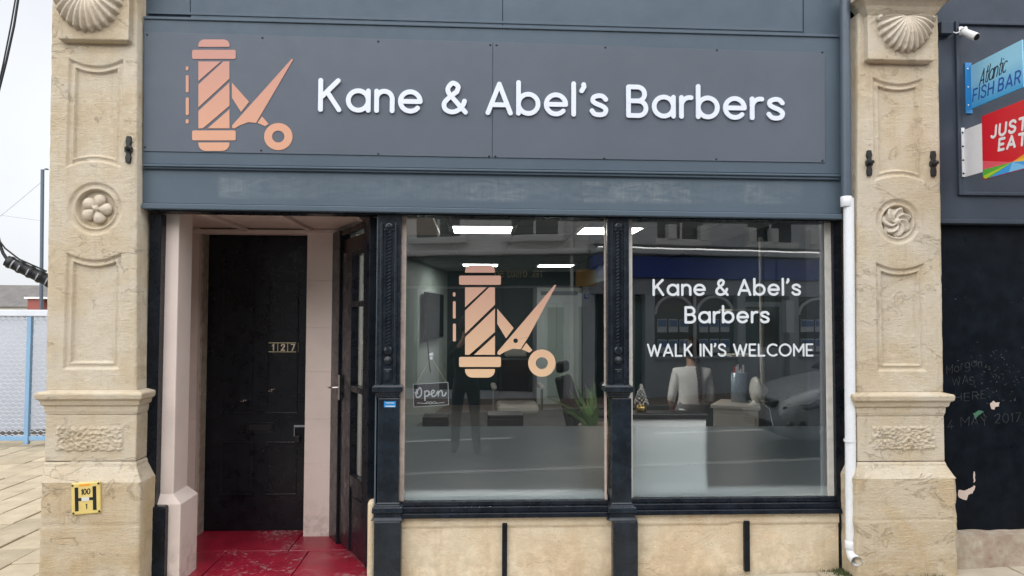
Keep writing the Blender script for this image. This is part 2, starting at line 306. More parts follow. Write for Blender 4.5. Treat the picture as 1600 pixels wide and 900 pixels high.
# ------------------------------------------------------------------ mesh building
class MB:
    def __init__(s): s.v = []; s.f = []; s.m = []; s.mi = 0; s.smooth = set()
    def add(s, verts, faces, smooth=False):
        k = len(s.v); s.v += [tuple(p) for p in verts]
        for f in faces:
            if smooth: s.smooth.add(len(s.f))
            s.f.append([i + k for i in f]); s.m.append(s.mi)
        return s
    def box(s, x0, x1, y0, y1, z0, z1):
        return s.add([(x, y, z) for x in (x0, x1) for y in (y0, y1) for z in (z0, z1)],
                     [(0, 1, 3, 2), (4, 6, 7, 5), (0, 4, 5, 1), (2, 3, 7, 6), (0, 2, 6, 4), (1, 5, 7, 3)])
    def hexa(s, front, back):
        """front, back: four points each, same order"""
        return s.add(list(front) + list(back), [(0, 1, 2, 3), (7, 6, 5, 4)] + [(i, i + 4, (i + 1) % 4 + 4, (i + 1) % 4) for i in range(4)])
    def pxbox(s, c, yf, yb):
        """c: four photo corners tl, tr, br, bl placed on the plane y=yf, carried straight back to yb"""
        fr = [P(a, b, yf) for a, b in c]; return s.hexa(fr, [Vector((p.x, yb, p.z)) for p in fr])
    def pxrect(s, x0, x1, t, b, yf, yb):
        """upright box from pixel columns x0..x1 and rows t..b on plane yf"""
        xa, xb = PX(x0, yf, (t + b) / 2), PX(x1, yf, (t + b) / 2); za, zb = P((x0 + x1) / 2, b, yf).z, P((x0 + x1) / 2, t, yf).z
        return s.box(xa, xb, yf, yb, za, zb)
    def prism(s, pts, tr, d):
        """pts: 2-D outline; tr(x, y, h) -> 3-D; extruded from h=0 to h=d (the seen face)"""
        n = len(pts); A = [tr(x, y, d) for x, y in pts]; B = [tr(x, y, 0) for x, y in pts]
        return s.add(A + B, [list(range(n)), list(range(2 * n - 1, n - 1, -1))] + [(i, i + n, (i + 1) % n + n, (i + 1) % n) for i in range(n)])
    def tube(s, pts, r, n=8, caps=True):
        pts = [Vector(p) for p in pts]; rs = r if isinstance(r, (list, tuple)) else [r] * len(pts)
        V = []; up = None
        for i, p in enumerate(pts):
            d = (pts[min(i + 1, len(pts) - 1)] - pts[max(i - 1, 0)]).normalized()
            if up is None: up = Vector((0, 0, 1)) if abs(d.z) < .9 else Vector((1, 0, 0))
            a = d.cross(up).normalized(); up = a.cross(d).normalized()
            V += [p + (a * cos(2 * pi * j / n) + up * sin(2 * pi * j / n)) * rs[i] for j in range(n)]
        Fc = [(i * n + j, i * n + (j + 1) % n, (i + 1) * n + (j + 1) % n, (i + 1) * n + j) for i in range(len(pts) - 1) for j in range(n)]
        k = len(pts) * n; s.add(V, Fc, True)
        if caps: s.add(V[:n], [list(range(n))]); s.add(V[-n:], [list(range(n))])
        return s
    def lathe(s, prof, c, n=20, axis='Z', smooth=True):
        V = []
        for r, h in prof:
            for j in range(n):
                a = 2 * pi * j / n; u, v_ = r * cos(a), r * sin(a)
                V.append({'Z': (c[0] + u, c[1] + v_, c[2] + h), 'Y': (c[0] + u, c[1] + h, c[2] + v_), 'X': (c[0] + h, c[1] + u, c[2] + v_)}[axis])
        return s.add(V, [(i * n + j, i * n + (j + 1) % n, (i + 1) * n + (j + 1) % n, (i + 1) * n + j) for i in range(len(prof) - 1) for j in range(n)], smooth)
    def ball(s, c, r, n=10, m=6):
        rr = r if isinstance(r, (tuple, list)) else (r, r, r); V = []
        for i in range(m + 1):
            th = pi * i / m
            for j in range(n):
                a = 2 * pi * j / n; V.append((c[0] + rr[0] * sin(th) * cos(a), c[1] + rr[1] * sin(th) * sin(a), c[2] + rr[2] * cos(th)))
        return s.add(V, [(i * n + j, i * n + (j + 1) % n, (i + 1) * n + (j + 1) % n, (i + 1) * n + j) for i in range(m) for j in range(n)], True)
    def grid(s, nu, nv, fn, smooth=True):
        return s.add([fn(i / (nu - 1), j / (nv - 1)) for j in range(nv) for i in range(nu)],
                     [(j * nu + i, j * nu + i + 1, (j + 1) * nu + i + 1, (j + 1) * nu + i) for j in range(nv - 1) for i in range(nu - 1)], smooth)
    def sweep(s, prof, x0, x1, y, back, z_of=None):
        """moulding profile [(projection, z)] carried along the front and both returns of a block x0..x1"""
        rows = []
        for pr, z in prof: rows.append([(x0 - pr, back, z), (x0 - pr, y - pr, z), (x1 + pr, y - pr, z), (x1 + pr, back, z)])
        V = [p for r_ in rows for p in r_]; n = 4
        s.add(V, [(i * n + j, i * n + j + 1, (i + 1) * n + j + 1, (i + 1) * n + j) for i in range(len(prof) - 1) for j in range(3)])
        s.add(rows[0], [(0, 1, 2, 3)]); return s.add(rows[-1], [(3, 2, 1, 0)])
    def build(s, name, mat, parent=None, bevel=0, smooth=None, weld=False):
        me = bpy.data.meshes.new(name); me.from_pydata([tuple(v) for v in s.v], [], s.f)
        for m in (mat if isinstance(mat, (list, tuple)) else [mat]): me.materials.append(MATS[m])
        if max(s.m, default=0): me.polygons.foreach_set('material_index', s.m)
        bm = bmesh.new(); bm.from_mesh(me)
        if weld: bmesh.ops.remove_doubles(bm, verts=bm.verts, dist=1e-5)
        bmesh.ops.recalc_face_normals(bm, faces=bm.faces)
        bm.to_mesh(me); bm.free()
        if s.smooth and not weld:
            me.polygons.foreach_set('use_smooth', [i in s.smooth for i in range(len(me.polygons))])
        elif smooth: me.polygons.foreach_set('use_smooth', [True] * len(me.polygons))
        o = bpy.data.objects.new(name, me); C.objects.link(o); put(o, parent)
        if bevel:
            b = o.modifiers.new('bevel', 'BEVEL'); b.width = bevel; b.segments = 2; b.limit_method = 'ANGLE'; b.harden_normals = False
        return o
LOC = {}
def put(o, parent):
    if parent is not None:
        o.parent = parent
        if parent in LOC: o.matrix_parent_inverse = Matrix.Translation(-LOC[parent])
def tag(o, label, cat, group=None, kind=None):
    if label: o['label'] = label
    if cat: o['category'] = cat
    if group: o['group'] = group
    if kind: o['kind'] = kind
    return o
def thing(name, label, cat, loc=(0, 0, 0), group=None, local=False, rz=0):
    o = bpy.data.objects.new(name, None); C.objects.link(o); o.location = loc; o.rotation_euler[2] = rz; o.empty_display_size = .1
    if not local: LOC[o] = Vector(loc)
    return tag(o, label, cat, group)
def part_empty(name, parent):
    o = bpy.data.objects.new(name, None); C.objects.link(o); o.empty_display_size = .05; put(o, parent); return o
def structure(o): o['kind'] = 'structure'; return o
def box(name, mat, parent, x0, x1, y0, y1, z0, z1, bevel=0): return MB().box(x0, x1, y0, y1, z0, z1).build(name, mat, parent, bevel)

# ------------------------------------------------------------------ stroke lettering (round-ended, even weight)
def arc(cx, cy, rx, ry, a0, a1, n=14): return [(cx + rx * cos(radians(a0 + (a1 - a0) * i / n)), cy + ry * sin(radians(a0 + (a1 - a0) * i / n))) for i in range(n + 1)]
def spline(p, n=7):
    out = []
    for i in range(len(p) - 1):
        a, b, c, d = (p[max(i - 1, 0)], p[i], p[i + 1], p[min(i + 2, len(p) - 1)])
        for k in range(n):
            t = k / n
            out.append(tuple(.5 * (2 * b[q] + (c[q] - a[q]) * t + (2 * a[q] - 5 * b[q] + 4 * c[q] - d[q]) * t * t + (3 * b[q] - a[q] - 3 * c[q] + d[q]) * t ** 3) for q in (0, 1)))
    return out + [p[-1]]
LO, HI, XH = .07, .93, .645
RB = (XH - LO) / 2; MID = (XH + LO) / 2
BOWL = arc(RB, MID, RB, RB, 0, 360, 32)[:-1]
G = {   # character: (advance, [strokes]); a stroke marked 'o' is closed
 'K': (.56, [[(0, LO), (0, HI)], [(.50, HI), (.02, .43)], [(.185, .60), (.53, LO)]]),
 'a': (.58, [('o', BOWL), [(2 * RB, LO), (2 * RB, XH)]]),
 'n': (.45, [[(0, LO), (0, XH)], [(0, .40)] + arc(.225, .42, .225, .225, 178, 0) + [(.45, LO)]]),
 'e': (.575, [arc(RB, MID, RB, RB, 0, 318, 26), [(.03, MID), (.56, MID)]]),
 '&': (.66, [spline([(.66, LO), (.42, .34), (.18, .62), (.155, .79), (.29, HI), (.44, .84), (.41, .68)]), spline([(.41, .68), (.2, .51), (.045, .33), (.075, .15), (.26, LO), (.45, .13), (.58, .27), (.63, .40)])]),
 'A': (.66, [[(0, LO), (.33, HI)], [(.33, HI), (.66, LO)], [(.13, .31), (.53, .31)]]),
 'b': (.58, [[(0, LO), (0, .99)], ('o', BOWL)]),
 'l': (.0, [[(0, LO), (0, .99)]]),
 '\u2019': (.07, [[(.06, .97), (.07, .90), (.0, .78)]]),
 's': (.43, [spline([(.41, .535), (.33, .62), (.2, .645), (.05, .59), (.035, .47), (.16, .39), (.3, .335), (.41, .24), (.37, .11), (.22, .07), (.08, .10), (.0, .19)])]),
 'B': (.53, [[(0, LO), (0, HI)], [(0, HI), (.27, HI)] + arc(.27, .72, .21, .21, 90, -90)[1:] + [(0, .51)], [(0, .51), (.3, .51)] + arc(.3, .29, .22, .22, 90, -90)[1:] + [(0, LO)]]),
 'r': (.27, [[(0, LO), (0, XH)], [(0, .36)] + arc(.25, .395, .25, .25, 180, 80)]),
 'W': (.96, [[(0, HI), (.25, LO)], [(.25, LO), (.48, .86)], [(.48, .86), (.71, LO)], [(.71, LO), (.96, HI)]]),
 'L': (.44, [[(0, HI), (0, LO), (.44, LO)]]), 'I': (.0, [[(0, LO), (0, HI)]]),
 'N': (.58, [[(0, LO), (0, HI)], [(0, HI), (.58, LO)], [(.58, LO), (.58, HI)]]),
 'S': (.52, [spline([(.49, .79), (.40, .90), (.25, .935), (.07, .87), (.03, .70), (.15, .57), (.34, .49), (.5, .36), (.47, .15), (.27, .065), (.1, .10), (.0, .22)])]),
 'E': (.45, [[(0, LO), (0, HI)], [(0, HI), (.45, HI)], [(0, .5), (.38, .5)], [(0, LO), (.45, LO)]]),
 'C': (.68, [arc(.43, .5, .43, .43, 52, 308, 26)]), 'O': (.86, [('o', arc(.43, .5, .43, .43, 0, 360, 34)[:-1])]),
 'M': (.74, [[(0, LO), (0, HI)], [(0, HI), (.37, .36)], [(.37, .36), (.74, HI)], [(.74, HI), (.74, LO)]]),
 'F': (.44, [[(0, LO), (0, HI)], [(0, HI), (.44, HI)], [(0, .5), (.37, .5)]]), 'H': (.56, [[(0, LO), (0, HI)], [(.56, LO), (.56, HI)], [(0, .5), (.56, .5)]]),
 'R': (.52, [[(0, LO), (0, HI)], [(0, HI), (.27, HI)] + arc(.27, .70, .23, .23, 90, -90)[1:] + [(0, .47)], [(.27, .47), (.52, LO)]]),
 'J': (.42, [[(.40, HI), (.40, .27)] + arc(.2, .27, .2, .2, 0, -150)[1:]]), 'U': (.56, [[(0, HI), (0, .35)] + arc(.28, .35, .28, .28, 180, 360)[1:] + [(.56, HI)]]),
 'T': (.60, [[(0, HI), (.60, HI)], [(.30, HI), (.30, LO)]]), 'Y': (.56, [[(0, HI), (.28, .5)], [(.56, HI), (.28, .5)], [(.28, .5), (.28, LO)]]),
 't': (.28, [[(.12, .95), (.12, .2), (.2, LO), (.28, .09)], [(0, .66), (.28, .66)]]), 'i': (.0, [[(0, LO), (0, XH)], [(0, .84), (0.005, .85)]]),
 'c': (.5, [arc(RB, MID, RB, RB, 50, 310, 22)]), 'o': (.575, [('o', BOWL)]), 'g': (.58, [('o', BOWL), [(2 * RB, XH), (2 * RB, -.1)] + arc(RB, -.1, RB, .18, 0, -150)[1:]]),
 '0': (.52, [('o', arc(.26, .5, .26, .43, 0, 360, 30)[:-1])]), '1': (.16, [[(0, .76), (.16, HI)], [(.16, HI), (.16, LO)]]),
 '2': (.50, [spline([(.02, .72), (.08, .88), (.25, .93), (.44, .86), (.46, .66), (.3, .42), (.0, LO)]), [(0, LO), (.5, LO)]]),
 '4': (.5, [[(.36, HI), (0, .32), (.5, .32)], [(.36, .6), (.36, LO)]]), '7': (.46, [[(0, HI), (.46, HI)], [(.46, HI), (.14, LO)]]),
 '5': (.46, [[(.42, HI), (.06, HI), (.04, .55)] + arc(.2, .33, .26, .26, 130, -140)]),
 'X': (.5, [[(0, LO), (.5, HI)], [(.5, LO), (0, HI)]]), 'P': (.5, [[(0, LO), (0, HI)], [(0, HI), (.27, HI)] + arc(.27, .70, .23, .23, 90, -90)[1:] + [(0, .47)]]),
 'V': (.6, [[(0, HI), (.3, LO)], [(.3, LO), (.6, HI)]]), 'D': (.56, [[(0, LO), (0, HI)], [(0, HI), (.13, HI)] + arc(.13, .5, .43, .43, 90, -90)[1:] + [(0, LO)]]),
}
def ribbon(mb, pts, wd, tr, h0, h1, closed=False, cap=5):
    """flat stroke of even width with round ends between heights h0 (back) and h1 (front)"""
    p = [Vector(q) for q in pts]; n = len(p); L = []; Rr = []
    for i in range(n):
        a = p[(i - 1) % n] if (closed or i) else p[i]; b = p[(i + 1) % n] if (closed or i < n - 1) else p[i]
        d1 = (p[i] - a).normalized() if (p[i] - a).length else (b - p[i]).normalized()
        d2 = (b - p[i]).normalized() if (b - p[i]).length else d1
        t = (d1 + d2); t = t.normalized() if t.length > 1e-6 else d1
        nn = Vector((-t.y, t.x)); k = min(1.6, 1 / max(.35, abs(nn.dot(Vector((-d1.y, d1.x))))))
        L.append(p[i] + nn * wd / 2 * k); Rr.append(p[i] - nn * wd / 2 * k)
    rows = list(zip(L, Rr))
    if not closed:
        def capfan(c, d, flip):
            out = []
            nn = Vector((-d.y, d.x))
            for k in range(1, cap):
                a = pi / 2 * k / cap
                off = d * sin(a) * wd / 2; s_ = nn * cos(a) * wd / 2
                out.append((c + off + s_, c + off - s_))
            out.append((c + d * wd / 2 + nn * .001 * wd, c + d * wd / 2 - nn * .001 * wd))
            return out
        d0 = (p[0] - p[1]).normalized(); d1 = (p[-1] - p[-2]).normalized()
        start = [(r_, l_) for l_, r_ in capfan(p[0], d0, True)][::-1]
        rows = start + rows + capfan(p[-1], d1, False)
    m = len(rows); V = []
    for l, r_ in rows: V += [tr(l.x, l.y, h1), tr(r_.x, r_.y, h1), tr(l.x, l.y, h0), tr(r_.x, r_.y, h0)]
    Fc = []
    for i in range(m if closed else m - 1):
        a, b = 4 * i, 4 * ((i + 1) % m)
        Fc += [(a, b, b + 1, a + 1), (a + 2, a + 3, b + 3, b + 2), (a, a + 2, b + 2, b), (a + 1, b + 1, b + 3, a + 3)]
    if not closed: Fc += [(0, 1, 3, 2), (4 * m - 4, 4 * m - 2, 4 * m - 1, 4 * m - 3)]
    mb.add(V, Fc)
def layout(text, gap=.22, space=.34):
    x = 0; out = []
    for ch in text:
        if ch == ' ': x += space; continue
        adv, st = G[ch]; out.append((ch, x, st)); x += adv + gap
    return out, x - gap
def frame_tr(O, ex, ez, en):
    O, ex, ez, en = Vector(O), Vector(ex), Vector(ez), Vector(en)
    return lambda x, z, h: O + ex * x + ez * z + en * h
def px_frame(pl, pr, yface, cap_px, base_l, base_r):
    """frame for lettering on the plane y=yface whose ink runs from column pl to pr on the given baselines"""
    a = P(pl, base_l, yface); b = P(pr, base_r, yface); ex = (b - a); W = ex.length; ex.normalize()
    up = P((pl + pr) / 2, (base_l + base_r) / 2 - cap_px, yface); H = abs(up.z - P((pl + pr) / 2, (base_l + base_r) / 2, yface).z)
    return a, ex, W, H
def letters(text, parent, mat, O, ex, ez, en, W, H, weight=.15, depth=.02, gap=.22, space=.34, shear=0, name='letter', joined=False, lift=0):
    lay, tot = layout(text, gap, space); kx = (W - weight * H) / (tot * H) if len(lay) > 1 else min(1.0, (W - weight * H) / (tot * H))
    pad = (W - weight * H - tot * H * kx) / 2
    tr0 = frame_tr(O, ex, ez, en); mb = MB(); obs = []
    for ch, x0, st in lay:
        if not joined: mb = MB()
        for k, s_ in enumerate(st):
            closed = s_[0] == 'o'; pts = s_[1] if closed else s_
            pts = [((x0 + a) * kx * H + pad + weight * H / 2 + shear * b * H, b * H) for a, b in pts]
            ribbon(mb, pts, weight * H, tr0, lift, lift + depth + k * .0004, closed)
        if not joined: obs.append(mb.build(name, mat, parent))
    if joined: obs = [mb.build(name, mat, parent)]
    return obs
EX, EZ, EN = Vector((1, 0, 0)), Vector((0, 0, 1)), Vector((0, -1, 0))

# ================================================================== the ground
def sheet(name, mat, xs, y0, y1, dz):
    mb = MB(); V = []
    for x in xs: V += [(x, y0, gz(x) + dz), (x, y1, gz(x) + dz)]
    mb.add(V, [(2 * i, 2 * i + 2, 2 * i + 3, 2 * i + 1) for i in range(len(xs) - 1)])
    return structure(mb.build(name, mat))
XS = [-600, -60, -15, 15, 60, 600]
sheet('ground', 'joint_earth', XS, -600, 600, -.16)
pavement = sheet('pavement', 'joint_earth', [-15, 15], -2.02, -.05, -.022)
sheet('footway', 'asphalt', [-15, 15], -3.24, -2.03, -.006)
sheet('road', 'asphalt', XS, -8.2, -3.38, -.125)
far_pavement = sheet('far_pavement', 'brown_block_paving', [-15, 15], -14, -8.35, -.01)
yard = sheet('yard_paving', 'joint_earth', [-15, -2.5], -.05, 7.2, -.022)
def shared(name, mb, mat, bevel=0):
    o = mb.build(name, mat, None, bevel); C.objects.unlink(o); return o
def scatter(src, parent, spots):
    for i, (x, y, z, rz, ry) in enumerate(spots):
        o = src.copy(); C.objects.link(o); o.parent = parent; o.location = (x, y, z); o.rotation_euler = (0, ry, rz)
TILT = -math.atan(.03)
slab = shared('paving_slab', MB().box(-.297, .297, -.222, .222, -.05, 0), 'paving_slab_stone', .006)
sp = []
for r_ in range(4):
    for i in range(-7, 11):
        x = i * .605 + (.3 if r_ % 2 else 0); sp.append((x, -.29 - r_ * .452, gz(x) + random.uniform(-.003, .003), 0, TILT + random.uniform(-.004, .004)))
scatter(slab, pavement, sp)
paver = shared('paver', MB().box(-.155, .155, -.246, .246, -.05, 0), 'paver_buff', .008)
sp = []
for cidx in range(18):
    x = -2.79 - cidx * .3225; off = (cidx * .37) % .504
    for j in range(15):
        y = -.35 + off + j * .504
        if y < 7.0: sp.append((x, y, gz(x) + random.uniform(-.006, .004), random.uniform(-.006, .006), TILT + random.uniform(-.008, .008)))
scatter(paver, yard, sp)
kerb = shared('kerb_stone', MB().box(-.455, .455, -.07, .07, -.25, 0), 'kerb_granite', .012)
kl = structure(sheet('kerb', 'joint_earth', [-15, 15], -3.37, -3.25, -.05))
scatter(kerb, kl, [(i * .914, -3.31, gz(i * .914) + .002, 0, TILT) for i in range(-9, 12)])
kl2 = structure(sheet('far_kerb', 'joint_earth', [-15, 15], -8.33, -8.22, -.05))
scatter(kerb, kl2, [(i * .914, -8.28, gz(i * .914) + .002, 0, TILT) for i in range(-9, 12)])
for i in range(-3, 4):
    mb = MB(); x0 = i * 4.1 - 1.5
    mb.add([(x0, -6.15, gz(x0) - .12), (x0 + 2, -6.15, gz(x0 + 2) - .12), (x0 + 2, -6.04, gz(x0 + 2) - .12), (x0, -6.04, gz(x0) - .12)], [(0, 1, 2, 3)])
    structure(mb.build('road_marking', 'road_white'))


# ================================================================== the barber shop building
shop = thing('barber_shop', 'stone and blue-grey shopfront with black woodwork and two wide windows', 'shop building', (-.1, 0, 0))
YF = -.17                                   # front plane of the stone pilaster shafts

def panel_depth(m):
    if m <= 0: return 0
    if m < .010: return .014 * m / .010
    if m < .024: return .014
    if m < .036: return .014 - .007 * sin((m - .024) / .012 * pi / 2)
    if m < .044: return .007 + .019 * (m - .036) / .008
    return .026
def ring_depth(m):
    if m <= 0: return 0
    if m < .014: return .012 * m / .014
    if m < .030: return .012
    if m < .045: return .012 - .008 * sin((m - .030) / .015 * pi)
    if m < .052: return .012 + .026 * (m - .045) / .007
    return .038
def pilaster(c, right):
    root = part_empty('pilaster', shop)
    tl, tr_, bl, br = P(c['top'][0], c['ytop'], YF), P(c['top'][1], c['ytop'], YF), P(c['bot'][0], c['ybot'], YF), P(c['bot'][1], c['ybot'], YF)
    zt, zb = (tl.z + tr_.z) / 2, (bl.z + br.z) / 2
    pans = []
    for (a, b, t, bt, bowt, bowb) in c['panels']:
        yc = (t + bt) / 2; pans.append((PX(a, YF, yc), PX(b, YF, yc), P((a + b) / 2, t, YF).z, P((a + b) / 2, bt, YF).z, bowt, bowb))
    rx, ry, rr = c['ring']; rc = P(rx, ry, YF); RR = rr * 4.46 / F
    nu, nv = 104, 460; back = .12
    def fn(u, v):
        z = zb + (zt - zb) * v; xl = bl.x + (tl.x - bl.x) * v; xr = br.x + (tr_.x - br.x) * v
        i = round(u * (nu - 1))
        if i == 0: return (xl, back, z)
        if i == nu - 1: return (xr, back, z)
        uu = (i - 1) / (nu - 3); x = xl + (xr - xl) * uu
        e = min(uu, 1 - uu) * (xr - xl)
        d = 0
        for (a, b, t, bt, bowt, bowb) in pans:
            k = ((x - (a + b) / 2) / ((b - a) / 2)); q = 1 - min(1, k * k)
            d = max(d, panel_depth(min(x - a, b - x, t - bowt * q - z, z - (bt + bowb * q))))
        d = max(d, ring_depth(RR - sqrt((x - rc.x) ** 2 + (z - rc.z) ** 2)))
        n1 = mnoise.noise((x * 9, 3 if right else 7, z * 9)); n2 = mnoise.noise((x * 40, 5, z * 40))
        d += .0022 * n1 + .0009 * n2
        if e < .012: d += (.012 - e) * (.45 + .6 * max(0, mnoise.noise((x * 3, 1, z * 14))))
        return (x, YF + d, z)
    MB().grid(nu, nv, fn).build('shaft', 'limestone', root)
    # carved rosette in the ring
    def ros(u, v):
        r_ = v; th = 2 * pi * u; tw = th + (1.5 * r_ if right else 0)
        if right: pet = .5 + .5 * cos(7 * tw)
        else: pet = abs(cos(2.5 * th)) ** .55
        edge = (.098 if right else .088) * ((.80 + .20 * pet) if right else (.66 + .36 * pet)); h = (.016 + .024 * sin(min(1, r_ * 1.05) * pi * .8)) * (.35 + .65 * pet) * (1 if r_ < .97 else .5)
        if r_ < .24: h = .030 + .012 * cos(r_ / .24 * pi / 2)
        h += .0015 * mnoise.noise((u * 30, r_ * 9, 2 if right else 4))
        return (rc.x + edge * r_ * cos(th), YF + .037 - h, rc.z + edge * r_ * sin(th))
    MB().grid(61, 18, ros).build('rosette', 'carved_limestone', root)
    # block with the scallop shell
    bx0, bx1, bt_, bb = c['block']; x0, x1 = PX(bx0, YF - .05, 50), PX(bx1, YF - .05, 50); z0 = PZ(bb, YF - .05, (bx0 + bx1) / 2); z1 = PZ(bt_, YF - .05, (bx0 + bx1) / 2)
    MB().sweep([(-.02, z0 - .0), (.0, z0 + .012), (0, z0 + .02), (0, z1)], x0, x1, YF - .05, .05).build('shell_block', 'limestone', root, .005)
    sx, sy, srx, sry = c['shell']; scn = P(sx, sy, YF - .05); srx *= 4.4 / F; sry *= 4.4 / F; nr = 13
    def shl(u, v):
        th = pi + pi * (.02 + .96 * u); r_ = v; rib = cos(u * nr * 2 * pi)
        ed = 1 + .035 * rib
        h = (.012 + .055 * sin(min(1, r_ * 1.02) * pi * .78 + .35)) + .011 * r_ * rib
        if v > .985: h = 0
        return (scn.x + srx * r_ * ed * cos(th), YF - .05 - max(0, h), scn.z + sry * r_ * ed * sin(th))
    MB().grid(nr * 8 + 1, 22, shl).build('shell', 'carved_limestone', root)
    for s_ in (-1, 1): MB().lathe([(.0, 0), (.018, .004), (.018, .03), (0, .034)], (scn.x + s_ * srx * .93, YF - .085, scn.z - .012), 10, 'Y').build('shell_scroll', 'carved_limestone', root)
    # cornice above, with the stone carried up out of sight
    zc = z1
    MB().sweep([(0, zc + .002), (.02, zc + .03), (.03, zc + .05), (.06, zc + .085), (.085, zc + .09), (.085, zc + .16), (.04, zc + .17)], x0, x1, YF - .05, YF + .06 if right else .05).build('cornice', 'limestone', root, .004)
    # dado cap, dado, base and plinth
    def edge(a, b, row, y): return PX(a, y, row), PX(b, y, row)
    cx0, cx1 = edge(*c['dado'], 690, YF - .01)
    zz = lambda row: PZ(row, YF - .02, sum(c['dado']) / 2)
    capz = [zz(q) for q in c['rows']]          # cap top, cap bottom, dado bottom, plinth top
    t0, t1, t2, t3 = capz
    h = t0 - t1
    MB().sweep([(.0, t1), (.006, t1 + .02), (.008, t1 + h * .38), (.020, t1 + h * .42), (.026, t1 + h * .62), (.042, t1 + h * .70), (.046, t1 + h * .9), (.040, t0 - .004), (-.03, t0 + .012)], cx0, cx1, YF - .01, YF + .05 if right else .1).build('dado_cap', 'limestone', root, .004)
    MB().box(cx0, cx1, YF - .01, .1, t2 + .002, t1 - .002).build('dado', 'limestone', root, .006)
    fx0, fx1, ft, fb = c['rough']; a = P(fx0, fb, YF - .012); b = P(fx1, ft, YF - .012)
    def rough(u, v):
        x = a.x + (b.x - a.x) * u; z = a.z + (b.z - a.z) * v; e = min(u, 1 - u, v * .5, (1 - v) * .5)
        if e <= 0: return (x, YF - .0085, z)
        n1 = mnoise.noise((x * 60, 2, z * 60)); n2 = mnoise.noise((x * 130, 9, z * 130))
        return (x, YF - .0165 - (.009 * max(-.6, n1) + .005 * n2) * min(1, e / .02) + (0 if e > .03 else .0035), z)
    MB().grid(80, 40, rough).build('rock_faced_panel', 'limestone', root)
    p0, p1 = edge(*c['plinth'], 810, YF - .06)
    wl, wr = cx0 - p0, p1 - cx1
    mb = MB(); rows = [(0, t2), (.12, t2 - .012), (.16, t2 - (t2 - t3) * .25), (.75, t3 + (t2 - t3) * .2), (1, t3)]
    V = []
    for k, z in rows:
        yy = YF - .01 - .05 * k; V += [(cx0 - wl * k, .1, z), (cx0 - wl * k, yy, z), (cx1 + wr * k, yy, z), (cx1 + wr * k, .1, z)]
    mb.add(V, [(i * 4 + j, i * 4 + j + 1, i * 4 + j + 5, i * 4 + j + 4) for i in range(len(rows) - 1) for j in range(3)]); mb.build('base_moulding', 'limestone', root, .004)
    gb = gz((p0 + p1) / 2) - .12
    def pl(u, v):
        z = gb + (t3 - gb) * v; i = round(u * 63)
        if i == 0: return (p0, .1, z)
        if i == 63: return (p1, .1, z)
        uu = (i - 1) / 61; x = p0 + (p1 - p0) * uu; e = min(uu, 1 - uu) * (p1 - p0); d = .004 * mnoise.noise((x * 6, 1, z * 9)) + .0015 * mnoise.noise((x * 30, 1, z * 30))
        jz = c['joint']
        if jz and abs(z - jz) < .006: d += .004
        wob = .010 * mnoise.noise((z * 13, uu > .5, 3 if right else 8)) * max(0, 1 - e / .03) * (1 if right else .5)
        if e < .015: d += (.015 - e) * .7
        return (x + (wob if uu > .5 else -wob), YF - .06 + max(-.004, d), z)
    MB().grid(64, 80, pl).build('plinth', 'weathered_plinth_stone', root)
    return root
pilaster(dict(top=(82, 214.5), ytop=-60, bot=(71, 213.5), ybot=609, panels=[(105, 191, 91, 262, .045, .035), (101, 188, 394, 577, .045, 0)], ring=(148, 326, 41), block=(90, 201, -45, 64),
              shell=(140, -12, 52, 62), dado=(70, 213), rows=(612, 648, 722, 752), rough=(85, 194, 666, 706), plinth=(62, 219), joint=PZ(820, YF - .06, 140)), False)
pilaster(dict(top=(1341, 1466), ytop=22, bot=(1338.5, 1474.5), ybot=612, panels=[(1365, 1443, 121, 284, .04, .035), (1370, 1446, 410, 580, .04, 0)], ring=(1403.5, 346, 37), block=(1356, 1460, 25, 96),
              shell=(1413, 28, 47, 57), dado=(1340, 1476), rows=(615, 650, 722, 746), rough=(1363, 1461, 665, 704), plinth=(1338, 1496), joint=PZ(812, YF - .06, 1420)), True)

# building mass: side wall, upper wall (out of frame), party wall
xl, xr = PX(95, 0), PX(1440, 0)
box('upper_wall', 'upper_wall_stone', shop, xl, xr, .02, .4, 3.9, 7.6)
box('side_wall', 'upper_wall_stone', shop, xl, xl + .3, .42, 11, -.3, 7.6)
box('party_wall', 'teal_wall', shop, 2.66, 2.9, .13, 11, -.1, 7.6)
box('rear_wall', 'teal_wall', shop, xl + .31, 2.65, 9.0, 9.2, -.1, 7.6)
box('flat_roof', 'roof_slate', shop, xl, 2.9, .02, 9.2, 7.61, 7.75)

# fascia boards
fas = part_empty('fascia', shop)
def ln(p0, p1, x): return p0[1] + (p1[1] - p0[1]) * (x - p0[0]) / (p1[0] - p0[0])
TOP0, TOP1 = (224, 26), (1312, 55)
for a, b in ((226, 297), (297.8, 785), (785.8, 1254.5), (1255.5, 1314)):
    ya, yb = ln(TOP0, TOP1, a) + 3, ln(TOP0, TOP1, b) + 3
    if a > 1250 or a < 230: yy = -.050
    else: yy = -.062
    MB().pxbox([(a, -230), (b, -215), (b, yb - (0 if yy < -.055 else 0)), (a, ya)], yy, .03).build('board', 'blue_grey_paint', fas, .002)
MB().pxbox([(230, 17), (1254, 46), (1254, 49.5), (230, 21)], -.068, -.05).build('board_edge_strip', 'blue_grey_paint', fas, .0015)
MB().pxbox([(223.5, 25), (1313, 54), (1313, 58), (223.5, 29)], -.118, .0).build('capping_strip', 'blue_grey_paint', fas, .003)
MB().pxbox([(224.5, 29.3), (1312.5, 58.3), (1315.5, 272), (222.3, 256)], -.108, .0).build('backing_board', 'blue_grey_paint', fas, .003)
MB().pxbox([(222, 256), (1316, 272.5), (1316, 276), (222, 259.5)], -.132, .0).build('upper_bead', 'blue_grey_paint', fas, .004)
